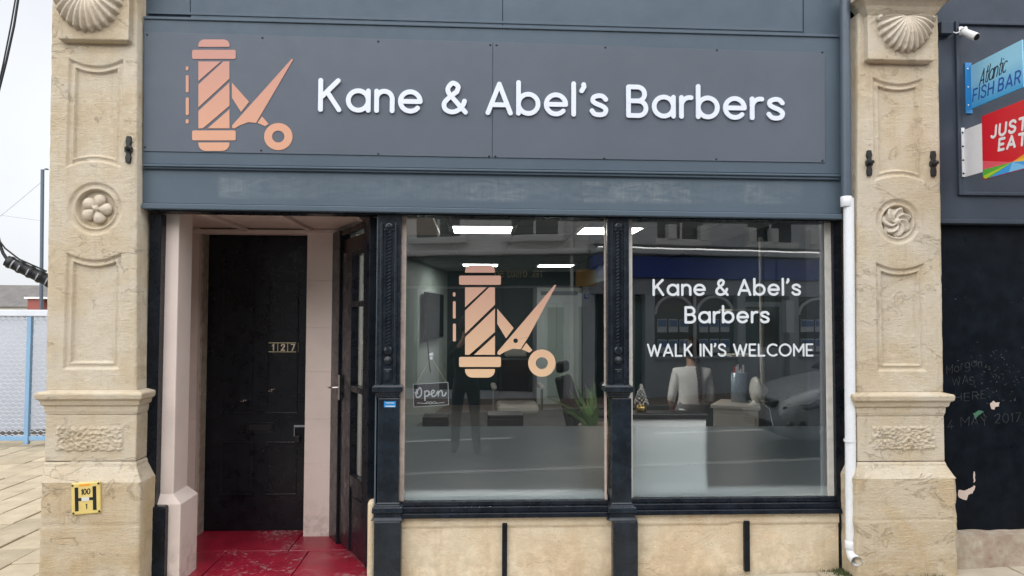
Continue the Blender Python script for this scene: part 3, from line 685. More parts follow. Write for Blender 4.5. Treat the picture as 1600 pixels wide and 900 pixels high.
MB().pxbox([(222, 259.8), (1316, 276.3), (1316, 281), (222, 263)], -.120, .0).build('lower_bead', 'blue_grey_paint', fas, .004)
MB().pxbox([(222.5, 263.3), (1314, 281.3), (1314.5, 334), (222.5, 317)], -.100, .0).build('lower_board', 'patched_blue_grey_paint', fas, .002)
MB().pxbox([(220.5, 317), (1317, 334), (1317.5, 342.5), (220.5, 326)], -.135, -.0).build('bottom_lip', 'blue_grey_paint', fas, .006)
zs = P(770, 334, -.1).z
MB().pxbox([(236, 326.5), (1315, 343), (1315, 346), (236, 330)], -.09, .03).build('soffit_board', 'black_gloss_paint', fas)

# windows -------------------------------------------------------------
YG = 0.0
WIN = [dict(l=633, r=944.5, t=336, b=781, lb=781, rb=779), dict(l=987, r=1304, t=340, b=776, lb=777, rb=775.5)]
for k, wd in enumerate(WIN):
    wn = part_empty('window', shop)
    x0, x1 = PX(wd['l'], YG, 560), PX(wd['r'], YG, 560); z0 = PZ(wd['b'], YG, (wd['l'] + wd['r']) / 2); z1 = PZ(wd['t'], YG, (wd['l'] + wd['r']) / 2)
    wd.update(x0=x0, x1=x1, z0=z0, z1=z1)
    box('pane', 'window_glass', wn, x0 - .01, x1 + .01, YG, YG + .006, z0 - .01, z1 + .03)
    zf = PZ(666.5, YG, (wd['l'] + wd['r']) / 2)
    fl = box('frosted_film', 'frosted_film', wn, x0, x1, YG + .0085, YG + .0115, z0 - .01, zf)
    # frame: paint-worn glazing beads on black rails
    box('glazing_bead', 'pinkish_bead_paint' if k == 0 else 'worn_white_paint', wn, x0 - .026, x0 + .002, -.018, .0, z0, z1, .002)
    if k == 0: box('glazing_bead', 'pinkish_bead_paint', wn, x1 - .002, x1 + .012, -.018, .0, z0, z1, .002)
    box('top_rail', 'black_gloss_paint', wn, x0 - .03, x1 + .03, -.03, .05, z1 - .004, z1 + .06, .003)
    mb = MB()
    cl_, cr_ = (627, 951) if k == 0 else (986, 1313)
    xa, xb = PX(cl_, -.06, 790), PX(cr_, -.06, 790)
    for pr, za, zb_ in ((-.03, z0 - .028, z0 - .001), (-.065, z0 - .060, z0 - .028), (-.092, z0 - .088, z0 - .060)):
        mb.add([(xa, .06, za), (xb, .06, za), (xb, pr, za), (xa, pr, za), (xa, .06, zb_), (xb, .06, zb_), (xb, pr + .008, zb_), (xa, pr + .008, zb_)],
               [(0, 1, 2, 3), (4, 7, 6, 5), (0, 4, 5, 1), (1, 5, 6, 2), (2, 6, 7, 3), (3, 7, 4, 0)])
    mb.build('sill', 'black_gloss_paint', wn, .004)
    box('window_board', 'interior_white', wn, x0 - .02, x1 + .02, .014, .16, z0 - .03, z0 + .022)
    # stall riser
    sr = part_empty('stall_riser', shop)
    sa, sb = PX(624, -.045, 850) if k == 0 else PX(990, -.045, 850), PX(957, -.045, 850) if k == 0 else PX(1310, -.045, 850)
    zt = z0 - .089; gb = gz((sa + sb) / 2) - .12
    def risr(u, v):
        x = sa + (sb - sa) * u; z = gb + (zt - gb) * v
        d = .004 * mnoise.noise((x * 5, k, z * 5)) + .0015 * mnoise.noise((x * 25, k, z * 25)) - (.012 if z > zt - .062 + .004 * mnoise.noise((x * 4, 1, 1)) else 0)
        return (x, -.045 + d, z)
    MB().grid(90, 50, risr).build('render_panel', 'tan_render', sr)
    box('backing_wall', 'tan_render', sr, sa, sb, -.02, .1, gb, zt)
    bxp = (784.5, 792.5) if k == 0 else (1162.5, 1171.5); xa, xb = PX(bxp[0], -.06, 850), PX(bxp[1], -.06, 850)
    box('joint_strip', 'black_gloss_paint', sr, xa, xb, -.068, -.03, gb if k == 0 else PZ(893, -.06, 1167), PZ(815.5, -.06, 960), .005)
# white inner reveal at the right-hand end, black jamb, left black jamb
rv = part_empty('jamb', shop)
box('reveal', 'worn_white_paint', rv, PX(1289, 0) , PX(1301.5, .0), -.012, -.002, WIN[1]['z0'] + .003, WIN[1]['z1'] - .006)
box('post', 'black_gloss_paint', rv, PX(1302, -.03), PX(1315, -.03), -.045, .06, gz(2.2) - .1, zs - .005, .004)
box('inner_lining', 'slate_grey_paint', rv, PX(1303, 0) + .004, PX(1315, .0), .062, .40, .0, 2.45)
lj = part_empty('jamb', shop)
box('post', 'black_gloss_paint', lj, PX(231.5, -.03), PX(250, -.03), -.04, .05, gz(-2) - .1, zs - .012, .004)
box('foot', 'black_gloss_paint', lj, PX(232, -.06, 840), PX(257, -.06, 840), -.065, .055, gz(-2) - .1, PZ(792, -.06, 240), .012)

# turned and moulded posts between the windows
def post(cx_t, half, cx_b, first):
    pr = part_empty('post', shop); yf = -.075
    sc_ = 4.55 / F; x = PX(cx_t, yf, 480); hw = half * sc_; xb_ = PX(cx_b, yf - .02, 850)
    zcap = PZ(606, yf, cx_t)
    mb = MB(); mb.box(x - hw, x + hw, yf, .05, zcap, zs - .008); mb.build('shaft', 'black_post_paint', pr, .004)
    # raised margins leave a long sunk panel
    pw = hw * .52; za, zb_ = PZ(361, yf, cx_t), PZ(546, yf, cx_t)
    mb = MB()
    for s_ in (-1, 1): mb.box(x + s_ * (pw + .006) - .008, x + s_ * (pw + .006) + .008, yf - .012, yf + .004, PZ(600, yf, cx_t), PZ(348, yf, cx_t))
    mb.build('margin', 'black_post_paint', pr, .003)
    # rope-twist carving
    mb = MB(); nb = 34
    for i in range(nb):
        z = za + (zb_ - za) * (i + .5) / nb; h = abs(zb_ - za) / nb * .62
        mb.add([(x - pw * .55, yf - .001, z - h * 1.1), (x, yf - .022, z - h * .3), (x + pw * .55, yf - .001, z + h * .6), (x + pw * .55, yf - .001, z + h * 1.5), (x, yf - .022, z + h * .75), (x - pw * .55, yf - .001, z)],
               [(0, 1, 4, 5), (1, 2, 3, 4)])
    mb.build('rope_carving', 'black_post_paint', pr)
    mb = MB(); mb.box(x - pw * .8, x + pw * .8, yf - .010, yf + .002, za + .002, za + .012); mb.build('carving_cap', 'black_post_paint', pr, .002)
    mb = MB(); mb.lathe([(.030, 0), (.030, -.006), (.018, -.012), (0, -.013)], (x, yf, zb_ - .006), 14, 'Y'); mb.build('carving_foot', 'black_post_paint', pr)
    for row in (354, 563):
        mb = MB(); mb.lathe([(.026, 0), (.026, -.007), (.020, -.012), (.012, -.010), (.010, -.018), (0, -.021)], (x, yf, PZ(row, yf, cx_t)), 18, 'Y'); mb.build('boss', 'black_post_paint', pr)
    zc = PZ(586, yf, cx_t)
    mb = MB(); mb.box(x - .024, x + .024, yf - .006, yf + .002, zc - .038, zc + .038); mb.box(x - .012, x + .012, yf - .013, yf - .004, zc - .028, zc + .028); mb.build('carved_block', 'black_post_paint', pr, .004)
    # capital
    zt, zb2 = PZ(601, yf, cx_t), PZ(622, yf, cx_t)
    MB().sweep([(.0, zb2), (.012, zb2 + .012), (.014, zb2 + .03), (.030, zb2 + .042), (.030, zt - .012), (.018, zt), (-.01, zt + .006)], x - hw + .012, x + hw - .012, yf, .04).build('capital', 'black_post_paint', pr, .003)
    # pedestal and foot
    zp = PZ(792, yf, cx_b); xp = (x + xb_) / 2
    box('pedestal', 'black_post_paint', pr, xp - hw * .88, xp + hw * .92, yf, .05, zp, zb2 - .001, .005)
    MB().sweep([(-.004, zp + .028), (.004, zp + .020), (.006, zp + .008), (.022, zp), (.026, zp - .03), (.014, zp - .04), (.016, zp - .062), (.03, zp - .075)], xp - hw * .9, xp + hw * .95, yf - .002, .04).build('pedestal_moulding', 'black_post_paint', pr, .003)
    MB().box(xb_ - hw * 1.12, xb_ + hw * 1.12, yf - .035, .04, gz(x) - .12, zp - .076).build('foot', 'black_post_paint', pr, .010)
    return pr, xp, yf
postl, xpl, ypl = post(607, 18.5, 605.5, True)
post(966, 17.5, 977, False)
# the post's pale worn return seen beside the shop door
box('post_return', 'grey_pipe_paint', postl, PX(586.5, -.05, 620), PX(589, -.05, 620), -.062, .02, PZ(790, -.05, 590), zs - .02, .002)

# ------------------------------------------------------------------ porch
YB, YD = .94, 1.10
porch = part_empty('porch', shop)
zfl = lambda x: .02
xsw = PX(288, YB, 600); zc = PZ(359, YB, 400)
xA = PX(522, YB, 600); xB = PX(586, -.0, 600)
dl, dr = PX(321, YD, 600), PX(478, YB + .02, 600)
# left: pier with chamfered plinth, side wall, door reveal
pa, pb = PX(250.5, .03, 560), PX(275.5, .03, 560)
box('pier', 'pink_masonry_paint', porch, pa, pb, .03, .25, gz(-2), zc + .02, .006)
zpl = PZ(776, .0, 265)
mb = MB(); q = PX(281, -.01, 840)
mb.box(pa, q, -.01, .27, gz(-2) - .05, zpl - .045)
mb.add([(pa, -.01, zpl - .045), (q, -.01, zpl - .045), (pb, .028, zpl + .01), (pa, .028, zpl + .01), (q, .27, zpl - .045), (pb, .252, zpl + .01)], [(0, 1, 2, 3), (1, 4, 5, 2)])
mb.build('pier_plinth', 'pink_masonry_paint', porch, .004)
box('side_wall', 'dull_pink_paint', porch, xsw - .1, xsw, .25, YB + .3, -.1, zc + .02)
xrv = PX(307, YB, 600)
def courses(name, x0, x1, y0, y1, rows, mat):
    """painted ashlar: separate courses with fine recessed joints"""
    for a, b in zip(rows[:-1], rows[1:]): box(name, mat, porch, x0, x1, y0, y1, a + .0004, b - .0004, .0022)
rowsL = [.0] + [PZ(r_, YB, 400) for r_ in (725, 655, 582, 510, 438)] + [zc + .02]
courses('ashlar_course', xsw, xrv, YB, YD + .25, rowsL, 'dull_pink_paint')
rowsR = [.0] + [PZ(r_, YB, 500) for r_ in (725, 655, 581, 512, 438)] + [zc + .02]
courses('ashlar_course', dr, xA + .02, YB, YD + .25, rowsR, 'pink_masonry_paint')
box('door_jamb_plaster', 'peeling_stone', porch, xrv, PX(321, YD - .02, 600), YB + .05, YD + .1, .0, zc + .01)
# ceiling boards with battens
cpa = part_empty('porch_ceiling', shop)
nbd = 4; xc0, xc1 = xsw - .05, -.30
for i in range(nbd):
    a = xc0 + (xc1 - xc0) * i / nbd; b = xc0 + (xc1 - xc0) * (i + 1) / nbd
    box('ceiling_board', 'dull_pink_paint', cpa, a + .002, b - .002, .05, YD + .2, zc + .012, zc + .04)
for i in range(1, nbd):
    a = xc0 + (xc1 - xc0) * i / nbd; mb = MB()
    mb.hexa([(a - .018, .05, zc - .012), (a + .018, .05, zc - .012), (a + .018, .05, zc + .012), (a - .018, .05, zc + .012)], [(a - .018, YB, zc - .012), (a + .018, YB, zc - .012), (a + .018, YB, zc + .012), (a - .018, YB, zc + .012)])
    mb.build('batten', 'dull_pink_paint', cpa, .004)
mb = MB(); mb.sweep([(.0, zc - .03), (.012, zc - .022), (.012, zc + .0)], xsw + .01, xA, YB, YB + .1); mb.build('ceiling_moulding', 'dull_pink_paint', cpa)
# floor of painted slabs
pf = part_empty('porch_floor', shop)
cuts = [(-2.3, -1.72, -.10, .62), (-1.72, -1.16, -.10, .62), (-1.16, -.50, -.10, .62), (-2.3, -1.30, .62, 1.14), (-1.30, -.5, .62, 1.14)]
for a, b, c_, d in cuts: 
    dz = random.uniform(-.003, .003)
    MB().box(a + .003, b - .003, c_ + .003, d - .003, -.1, .02 + dz).build('floor_slab', 'worn_red_floor_paint', pf, .005)
box('threshold', 'peeling_stone', pf, -1.98, -.62, -.17, -.101, -.14, .008, .01)
# numbered street door
door = part_empty('street_door', shop)
ydf = YD; dzt, dzb = PZ(365, YD, 400), .024
box('leaf', 'black_door_paint', door, dl, dr + .05, ydf, ydf + .045, dzb, dzt, .003)
def mould(a, b, t, bt, yf, name='panel_moulding', mat='black_door_paint', parent=None, wd=.014):
    x0, x1 = PX(a, yf, (t + bt) / 2), PX(b, yf, (t + bt) / 2); z1, z0 = PZ(t, yf, (a + b) / 2), PZ(bt, yf, (a + b) / 2)
    mb = MB()
    for (p, q, r_, s_) in ((x0, x1, z1 - wd, z1), (x0, x1, z0, z0 + wd), (x0, x0 + wd, z0 + wd, z1 - wd), (x1 - wd, x1, z0 + wd, z1 - wd)): mb.box(p, q, yf - .009, yf + .002, r_, s_)
    return mb.build(name, mat, parent, .003)
for a, b, t, bt in ((346, 396, 392, 647), (417, 466, 440, 647), (344, 394, 690, 774), (415, 464, 690, 774)): mould(a, b, t, bt, ydf, parent=door)
mb = MB(); mb.pxrect(418, 474, 420, 424, ydf - .006, ydf + .002); mb.build('closer_rail', 'black_door_paint', door)
lb = mould(385, 428, 660, 676, ydf, 'letterbox', 'black_door_paint', door, .008)
MB().pxrect(389, 424, 664, 673, ydf - .005, ydf + .002).build('letterbox_flap', 'black_iron', lb, .002)
np_ = part_empty('number_plate', door)
mb = MB(); mb.pxrect(417.5, 466, 535, 550.5, ydf - .006, ydf + .001); mb.build('plate_frame', 'brass', np_, .001)
for i, chn in enumerate('127'):
    a = 419 + i * 15.6; MB().pxrect(a, a + 14, 536.5, 549, ydf - .008, ydf - .004).build('number_tile', 'tv_black', np_)
    p = P(a + 4, 548, ydf - .008); letters(chn, np_, 'number_cream', p, EX, EZ, EN, .034, .052, .19, .002, name='numeral')
pk = part_empty('hasp', door)
MB().pxrect(459, 476, 664.5, 667.5, ydf - .012, ydf).build('hasp_bar', 'pale_cable_band', pk, .002)
MB().tube([P(460, 668, ydf - .02), P(460, 682, ydf - .02)], .006, 8).build('shackle', 'chrome', pk)
MB().pxrect(460.5, 468, 681, 692, ydf - .03, ydf - .012).build('padlock', 'black_iron', pk, .004)
for (x, y) in ((381, 627), (424, 609)):
    mb = MB()
    for i in range(5): 
        q = P(x + random.uniform(-5, 5), y + random.uniform(-2, 3), ydf - .001); mb.prism([(random.uniform(.003, .008) * cos(a_), random.uniform(.002, .005) * sin(a_)) for a_ in (0, 1.2, 2.4, 3.7, 5)], lambda u, v, h, q=q: (q.x + u, q.y - h, q.z + v), .001)
    mb.build('paint_chip', 'bare_plaster', door)
# ------------------------------------------------------------------ splayed shop door
A2, B2 = (xA, YB + .02), (xB, .03)
dv = Vector((B2[0] - A2[0], B2[1] - A2[1])); LD = dv.length; dv.normalize(); nv_ = Vector((dv.y, -dv.x))       # nv_: towards the porch
if nv_.x > 0: nv_ = -nv_
def dtr(s_, z, h): return Vector((A2[0] + dv.x * s_ + nv_.x * h, A2[1] + dv.y * s_ + nv_.y * h, z))
def dbox(mb, s0, s1, z0, z1, h0, h1): return mb.hexa([dtr(s0, z0, h1), dtr(s1, z0, h1), dtr(s1, z1, h1), dtr(s0, z1, h1)], [dtr(s0, z0, h0), dtr(s1, z0, h0), dtr(s1, z1, h0), dtr(s0, z1, h0)])
def S_(px, py): return Pplane(px, py, A2, B2)
sd = part_empty('shop_door', shop)
s_f0, s_l0, s_p0, s_p1 = 0.0, S_(536, 500)[0], S_(552, 500)[0], S_(577, 500)[0]
zt_d = zc - .02
mb = MB(); dbox(mb, -.02, s_l0, .0, zt_d, -.05, .03); mb.build('frame_post', 'black_door_paint', sd, .004)
mb = MB(); dbox(mb, s_p1 + .03, LD, .34, zt_d, -.05, .05); mb.build('front_post', 'black_door_paint', sd, .004)
mb = MB(); dbox(mb, s_l0, s_p1 + .03, S_(565, 388)[1], S_(565, 366)[1], -.03, .0); mb.build('transom_panel', 'brown_panel', sd)
mb = MB(); dbox(mb, s_l0, s_p1 + .03, S_(565, 360)[1], zt_d, -.04, .022); mb.build('head', 'black_door_paint', sd, .003)
leaf = part_empty('door_leaf', sd)
rows = [(389, 397), (470, 479), (606, 616), (752, 772)]
for t, b in rows:
    mb = MB(); dbox(mb, s_l0 + .002, s_p1 + .03, S_(565, b)[1], S_(565, t)[1], -.04, .012); mb.build('rail', 'black_door_paint', leaf, .003)
mb = MB(); dbox(mb, s_l0 + .002, s_p0, .05, S_(565, 389)[1], -.042, .014); mb.build('stile', 'black_door_paint', leaf, .003)
mb = MB(); dbox(mb, s_p1, s_p1 + .029, .05, S_(565, 389)[1], -.042, .014); mb.build('stile', 'black_door_paint', leaf, .003)
mb = MB(); dbox(mb, s_p0, s_p1, .05, S_(565, 772)[1], -.04, .004); mb.build('kick_panel', 'black_door_paint', leaf, .003)
mb = MB(); dbox(mb, s_p0 + .10, s_p1 - .06, S_(565, 812)[1], S_(565, 785)[1], .004, .016); mb.build('letterbox', 'black_iron', leaf, .003)
mb = MB(); dbox(mb, s_p0, s_p1, .30, S_(565, 389)[1], -.018, -.012); mb.build('pane', 'window_glass', leaf)
mb = MB(); dbox(mb, s_p0 + .16, s_p1 - .06, S_(565, 590)[1], S_(565, 503)[1], -.024, -.0205); mb.build('opening_hours_notice', 'paper', leaf)
for i in range(9):
    z = S_(565, 515 + i * 7)[1]; mb = MB(); dbox(mb, s_p0 + .19, s_p1 - .10 - .03 * (i % 3), z, z + .006, -.0204, -.0200); mb.build('notice_line', 'scratch_grey', leaf)
hp = dtr(s_l0 + .04, S_(540, 606)[1], .03)
mb = MB(); mb.tube([hp + Vector((0, 0, -.09)), hp + Vector((0, 0, .09))], .011, 8); mb.build('handle_plate', 'chrome', leaf)
mb = MB(); mb.tube([hp, dtr(s_l0 + .04, hp.z, .075), dtr(s_l0 + .0, hp.z - .003, .085), dtr(s_l0 - .07, hp.z - .006, .085)], .008, 8); mb.build('lever', 'chrome', leaf)
mb = MB(); mb.box(PX(574, -.02, 850), PX(587, -.02, 850), -.04, .10, -.12, PZ(782, -.02, 580)); mb.build('door_side_stall', 'tan_render', sd, .02)

# ================================================================== shop sign and window graphics
YS = -.114
sign = thing('shop_sign', 'long grey sign board with raised white lettering and copper barber pole emblem', 'sign', (P(770, 250, YS).x, -.11, P(770, 250, YS).z))
MB().pxbox([(225.5, 49.5), (769.6, 66), (768.6, 246), (223.8, 236)], YS, -.1085).build('sign_panel', 'sign_panel_grey', sign, .001)
MB().pxbox([(770.6, 66), (1289, 83), (1289.5, 254), (769.6, 246)], YS, -.1085).build('sign_panel', 'sign_panel_grey', sign, .001)
scr = shared('screw', MB().lathe([(0, -.004), (.0055, -.003), (.0065, 0)], (0, 0, 0), 10, 'Y'), 'screw_black')
for x, y in ((230, 54), (410, 59), (591, 64.5), (766, 70), (776, 70.5), (946, 74), (1120, 78), (1285, 81.5), (226.5, 230), (408, 235), (591, 240), (764, 244), (774, 244), (944, 247), (1119, 248.5), (1285, 251)):
    o = scr.copy(); C.objects.link(o); o.parent = sign; o.location = P(x, y, YS) - LOC[sign]
a, ex, W, H = px_frame(497.5, 1226, YS, 52, 175.5, 189.5)
letters('Kane & Abel\u2019s Barbers', sign, 'letter_white', a, ex, EZ, EN, W, H, .138, .011, .235, .42, lift=.003)

def logo(parent, mat, f, yface, depth, dot=False, hole=True):
    """f maps the emblem's own pixel layout to photo pixels"""
    def tr(x, y, h): q = P(*f(x, y), yface); return Vector((q.x, q.y - h, q.z))
    def piece(name, pts): MB().prism(pts, tr, depth).build(name, mat, parent)
    def rrect(x0, y0, x1, y1, r):   # r: tl tr br bl radii
        out = []
        for (cx, cy, a0, rr) in ((x0 + r[0], y0 + r[0], 180, r[0]), (x1 - r[1], y0 + r[1], 270, r[1]), (x1 - r[2], y1 - r[2], 0, r[2]), (x0 + r[3], y1 - r[3], 90, r[3])):
            out += [(cx + rr * cos(radians(a0 + 90 * k / 5)), cy + rr * sin(radians(a0 + 90 * k / 5))) for k in range(6)] if rr > 0 else [(cx, cy)]
        return out
    piece('pole_cap', rrect(440, 283, 580, 318, (26, 26, 2, 2))); piece('pole_band', rrect(412, 332, 608, 375, (7, 7, 7, 7)))
    piece('pole_stripe', [(440, 387), (541, 387), (440, 480)])
    piece('pole_stripe', [(553, 387), (580, 387), (580, 468), (440, 604), (440, 496)])
    piece('pole_stripe', [(580, 486), (580, 596), (460, 703), (440, 703), (440, 621)])
    piece('pole_stripe', [(580, 613), (580, 703), (482, 703)])
    piece('pole_band', rrect(412, 713, 608, 760, (7, 7, 7, 7))); piece('pole_cap', rrect(440, 770, 580, 810, (2, 2, 34, 34)))
    piece('side_dash', rrect(383, 410, 395, 430, (5.5, 5.5, 5.5, 5.5))); piece('side_dash', rrect(383, 452, 396, 533, (5, 5, 5, 5))); piece('side_dash', rrect(383, 557, 397, 640, (5, 5, 5, 5)))
    if dot: piece('side_dash', rrect(383, 660, 396, 680, (5.5, 5.5, 5.5, 5.5)))
    piece('scissor_blade', [(591, 487), (668, 578), (632, 626), (591, 558)])
    if hole:
        # blade outline with the pivot hole cut by a fine slit
        ho = [(677 + 11 * cos(radians(-40 - 360 * k / 16)), 637 + 11 * sin(radians(-40 - 360 * k / 16))) for k in range(17)]
        ho[-1] = (ho[-1][0] + .05, ho[-1][1] + .3)
        piece('scissor_blade', [(861, 374), (867, 378), (737, 619)] + [(736.5, 620)] + ho[::1] + [(736, 621), (700, 677), (664, 674), (628, 688), (602, 704), (591, 699), (593, 688)])
    else:
        piece('scissor_blade', [(861, 374), (867, 378), (700, 677), (664, 674), (628, 688), (602, 704), (591, 699), (593, 688)])
    piece('scissor_shank', [(727, 647), (756, 682), (741, 693), (706, 677)])
    mb = MB(); n = 40
    V = [tr(800 + r_ * cos(2 * pi * k / n), 742 + r_ * sin(2 * pi * k / n), h) for h in (0, depth) for r_ in (28, 64) for k in range(n)]
    Fc = []
    for k in range(n):
        j = (k + 1) % n; Fc += [(2 * n + k, 2 * n + j, 3 * n + j, 3 * n + k), (k, n + k, n + j, j), (n + k, 3 * n + k, 3 * n + j, n + j), (k, j, 2 * n + j, 2 * n + k)]
    mb.add(V, Fc).build('finger_ring', mat, parent)
fw = lambda x, y: (580 + x / 3, 320 + y / 3)
fs = lambda x, y: (334.5 + (580 + x / 3 - 750) * 1.04, 61.6 + (320 + y / 3 - 414) * .991)
logo(sign, 'copper_print_sign', fs, YS - .0004, .003, True, False)
ld = thing('window_emblem', 'copper barber pole and scissors emblem stuck on the pane above the frosted band', 'window decal', (P(750, 590, 0).x, -.001, P(750, 590, 0).z))
logo(ld, 'copper_print_window', fw, -.0012, .0008, False)
wl = thing('window_lettering', 'white name and welcome lettering stuck on the pane beside the downpipe', 'window decal', (P(1140, 560, 0).x, -.001, P(1140, 560, 0).z))
for txt, l, r_, cap, b0, b1, wt in (('Kane & Abel\u2019s', 1019.5, 1252, 26.5, 462.5, 462.0, .145), ('Barbers', 1069.5, 1203, 27, 505.5, 505, .145), ('WALK IN\u2019S WELCOME', 1011, 1271, 20.5, 557.5, 557, .14)):
    a, ex, W, H = px_frame(l, r_, -.0012, cap, b0, b1)
    letters(txt, wl, 'vinyl_white', a, ex, EZ, EN, W, H, wt, .0008, .245, .40)
EX2 = Vector((1, 0, 0))
# hanging "Open" slate
os_ = thing('open_sign', 'small slate Open sign hung on string inside the window', 'sign', P(673, 634, .03))
cq = [(645.5, 600.5), (700, 597.5), (701, 632.5), (646.5, 636)]
MB().pxbox(cq, .024, .03).build('board', 'slate_board', os_, .001)
mb = MB(); fr = [P(a, b, .0235) for a, b in cq]
for i in range(4): mb.tube([fr[i], fr[(i + 1) % 4]], .0018, 5)
mb.build('border', 'vinyl_white', os_)
def pxs(mb, pts, wpx, y, smooth=True):
    pts = spline(pts, 6) if smooth else pts
    def tr(x, z, h): q = P(x, z, y); return Vector((q.x, q.y - h, q.z))
    ribbon(mb, pts, wpx, tr, 0, .0006)
SC = 4.737
def zm(l): return [(635 + a / SC, 480 + b / SC) for a, b in l]
for k, st in enumerate(([(62, 632), (80, 640), (82, 620), (100, 596), (112, 620), (106, 655), (82, 668), (70, 648), (78, 610)], [(138, 690), (136, 650), (134, 622), (136, 634), (150, 618), (168, 628), (160, 655), (142, 658)],
           [(168, 648), (190, 640), (208, 622), (194, 614), (184, 634), (196, 662), (218, 650), (232, 622)], [(234, 620), (236, 658), (240, 632), (258, 616), (266, 634), (268, 656), (284, 652), (294, 632)])):
    mb = MB(); pxs(mb, zm(st), 1.9, .0232 - .0003 * k); mb.build('script_letter', 'vinyl_white', os_)
mb = MB(); pxs(mb, zm([(80, 708), (160, 712), (180, 698), (200, 712), (280, 704)]), .8, .0232); pxs(mb, zm([(140, 712), (160, 700), (180, 716), (205, 698), (225, 708)]), .8, .0228); mb.build('flourish', 'vinyl_white', os_)
hk = P(674, 558, .02)
mb = MB(); mb.tube([hk, P(650, 600, .024)], .0016, 5); mb.tube([hk, P(697, 597.5, .024)], .0016, 5); mb.build('cord', 'string', os_)
mb = MB(); mb.lathe([(0, -.012), (.012, -.011), (.016, 0), (0, .001)], (hk.x, .02, hk.z + .012), 14, 'Y'); mb.lathe([(0, -.012), (.010, -.011), (.013, 0), (0, .001)], (hk.x, .02, hk.z - .008), 14, 'Y'); mb.build('suction_hook', 'white_plastic', os_)

# ================================================================== fixings on the front
dp = thing('downpipe', 'white plastic downpipe with grey upper length beside the window', 'drainpipe', (PX(1326, -.16), -.16, gz(2.4)))
px_, py_ = PX(1325.5, -.16, 300), -.160; pr_ = 8.3 * 4.47 / F
zj = PZ(307, -.16, 1326); zsh = PZ(852, -.16, 1326)
def pipe(z0, z1, r): return MB().tube([(PX(1325.8, -.16, 560), py_, z0), (PX(1325.8, -.16, 300), py_, z1)], r, 24)
pipe(zj - .01, 4.6, pr_ * .97).build('upper_pipe', 'grey_pipe_paint', dp)
pipe(zsh + .02, zj - .012, pr_ * .97).build('lower_pipe', 'white_plastic', dp)
xx = PX(1325.8, -.16, 560)
MB().lathe([(pr_ * .98, 0), (pr_ * 1.07, .004), (pr_ * 1.07, .062), (pr_ * .98, .066)], (xx, py_, zj - .066), 24).build('collar', 'white_plastic', dp)
zb_ = PZ(690, -.16, 1326)
mb = MB(); mb.lathe([(pr_ * 1.08, 0), (pr_ * 1.08, .016)], (xx, py_, zb_), 24); mb.box(xx + pr_, xx + pr_ + .045, py_ - .004, py_ + .012, zb_, zb_ + .016); mb.build('bracket', 'white_plastic', dp)
zz = PZ(857, -.16, 1326)
mb = MB(); mb.lathe([(pr_ * .98, .05), (pr_ * 1.14, .046), (pr_ * 1.14, .0), (pr_ * .98, -.004)], (xx, py_, zz), 24)
o = mb.build('shoe_collar', 'white_plastic', dp)
ctr = [Vector((xx, py_, zz)), Vector((xx, py_ - .003, zz - .016)), Vector((xx - .002, py_ - .024, zz - .044)), Vector((xx - .007, py_ - .074, zz - .054))]
mb = MB(); mb.tube(ctr, pr_ * 1.0, 24, False); mb.tube([ctr[3], ctr[2], ctr[1]], pr_ * .86, 24, False); mb.build('shoe', 'white_plastic', dp)
for (x, y, lab) in ((201.5, 234, 'black iron wall hook on the stone pilaster left of the sign'), (1357.5, 255, 'black iron wall hook beside the grey downpipe'), (1457.5, 256, 'black iron wall hook on the pilaster edge nearest the fish bar')):
    q = P(x, y, YF - .004); h = thing('wall_hook', lab, 'hook', q, 'iron hooks on the pilasters')
    mb = MB(); t_ = .080
    mb.prism([(-.013, -t_), (.013, -t_), (.017, -t_ * .6), (.011, -t_ * .3), (.022, -.012), (.022, .012), (.011, t_ * .3), (.017, t_ * .6), (.012, t_), (-.012, t_), (-.017, t_ * .6), (-.011, t_ * .3), (-.022, .012), (-.022, -.012), (-.011, -t_ * .3), (-.017, -t_ * .6)], lambda u, v, hh: (q.x + u, q.y + .006 - hh, q.z + v), .02)
    mb.build('plate', 'black_iron', h, .003)
    mb = MB(); mb.tube([(q.x, q.y, q.z), (q.x, q.y - .03, q.z), (q.x + .004, q.y - .04, q.z + .002), (q.x + .010, q.y - .042, q.z + .004)], [.015, .013, .012, .010], 8); mb.build('pin', 'black_iron', h)
hy = thing('hydrant_sign', 'yellow fire hydrant plate with black H on the pilaster plinth', 'sign', P(134, 800, YF - .06))
yh = YF - .066
c4 = [(110.5, 755.5), (156.5, 752), (157.5, 801.5), (111.5, 805.5)]
MB().pxbox(c4, yh - .006, yh + .008).build('plate', 'yellow_plate', hy, .006)
ph = lambda u, v: (c4[0][0] + (c4[1][0] - c4[0][0]) * u + (c4[3][0] - c4[0][0]) * v, c4[0][1] + (c4[1][1] - c4[0][1]) * u + (c4[3][1] - c4[0][1]) * v)
def htr(u, v, h): q = P(*ph(u, v), yh - .006); return Vector((q.x, q.y - h, q.z))
for k, (a, b, c_, d) in enumerate(((.13, .25, .14, .88), (.74, .86, .14, .88), (.25, .74, .475, .565))):
    MB().prism([(a, c_), (b, c_), (b, d), (a, d)], htr, .001).build('letter_bar', 'sign_black_ink', hy)
MB().prism([(.36, .46), (.62, .46), (.62, .58), (.36, .58)], htr, .0018).build('sticker', 'paper', hy)
MB().prism([(.28, .05), (.66, .05), (.66, .11), (.28, .11)], htr, .0012).build('maker_strip', 'sign_orange', hy)
for txt, u0, u1, v in (('100', .34, .66, .38), ('1', .475, .545, .83)):
    q0 = P(*ph(u0, v), yh - .006); q1 = P(*ph(u1, v), yh - .006); letters(txt, hy, 'sign_black_ink', q0, (q1 - q0).normalized(), EZ, EN, (q1 - q0).length, .034 if txt == '100' else .030, .16, .001, name='numeral')
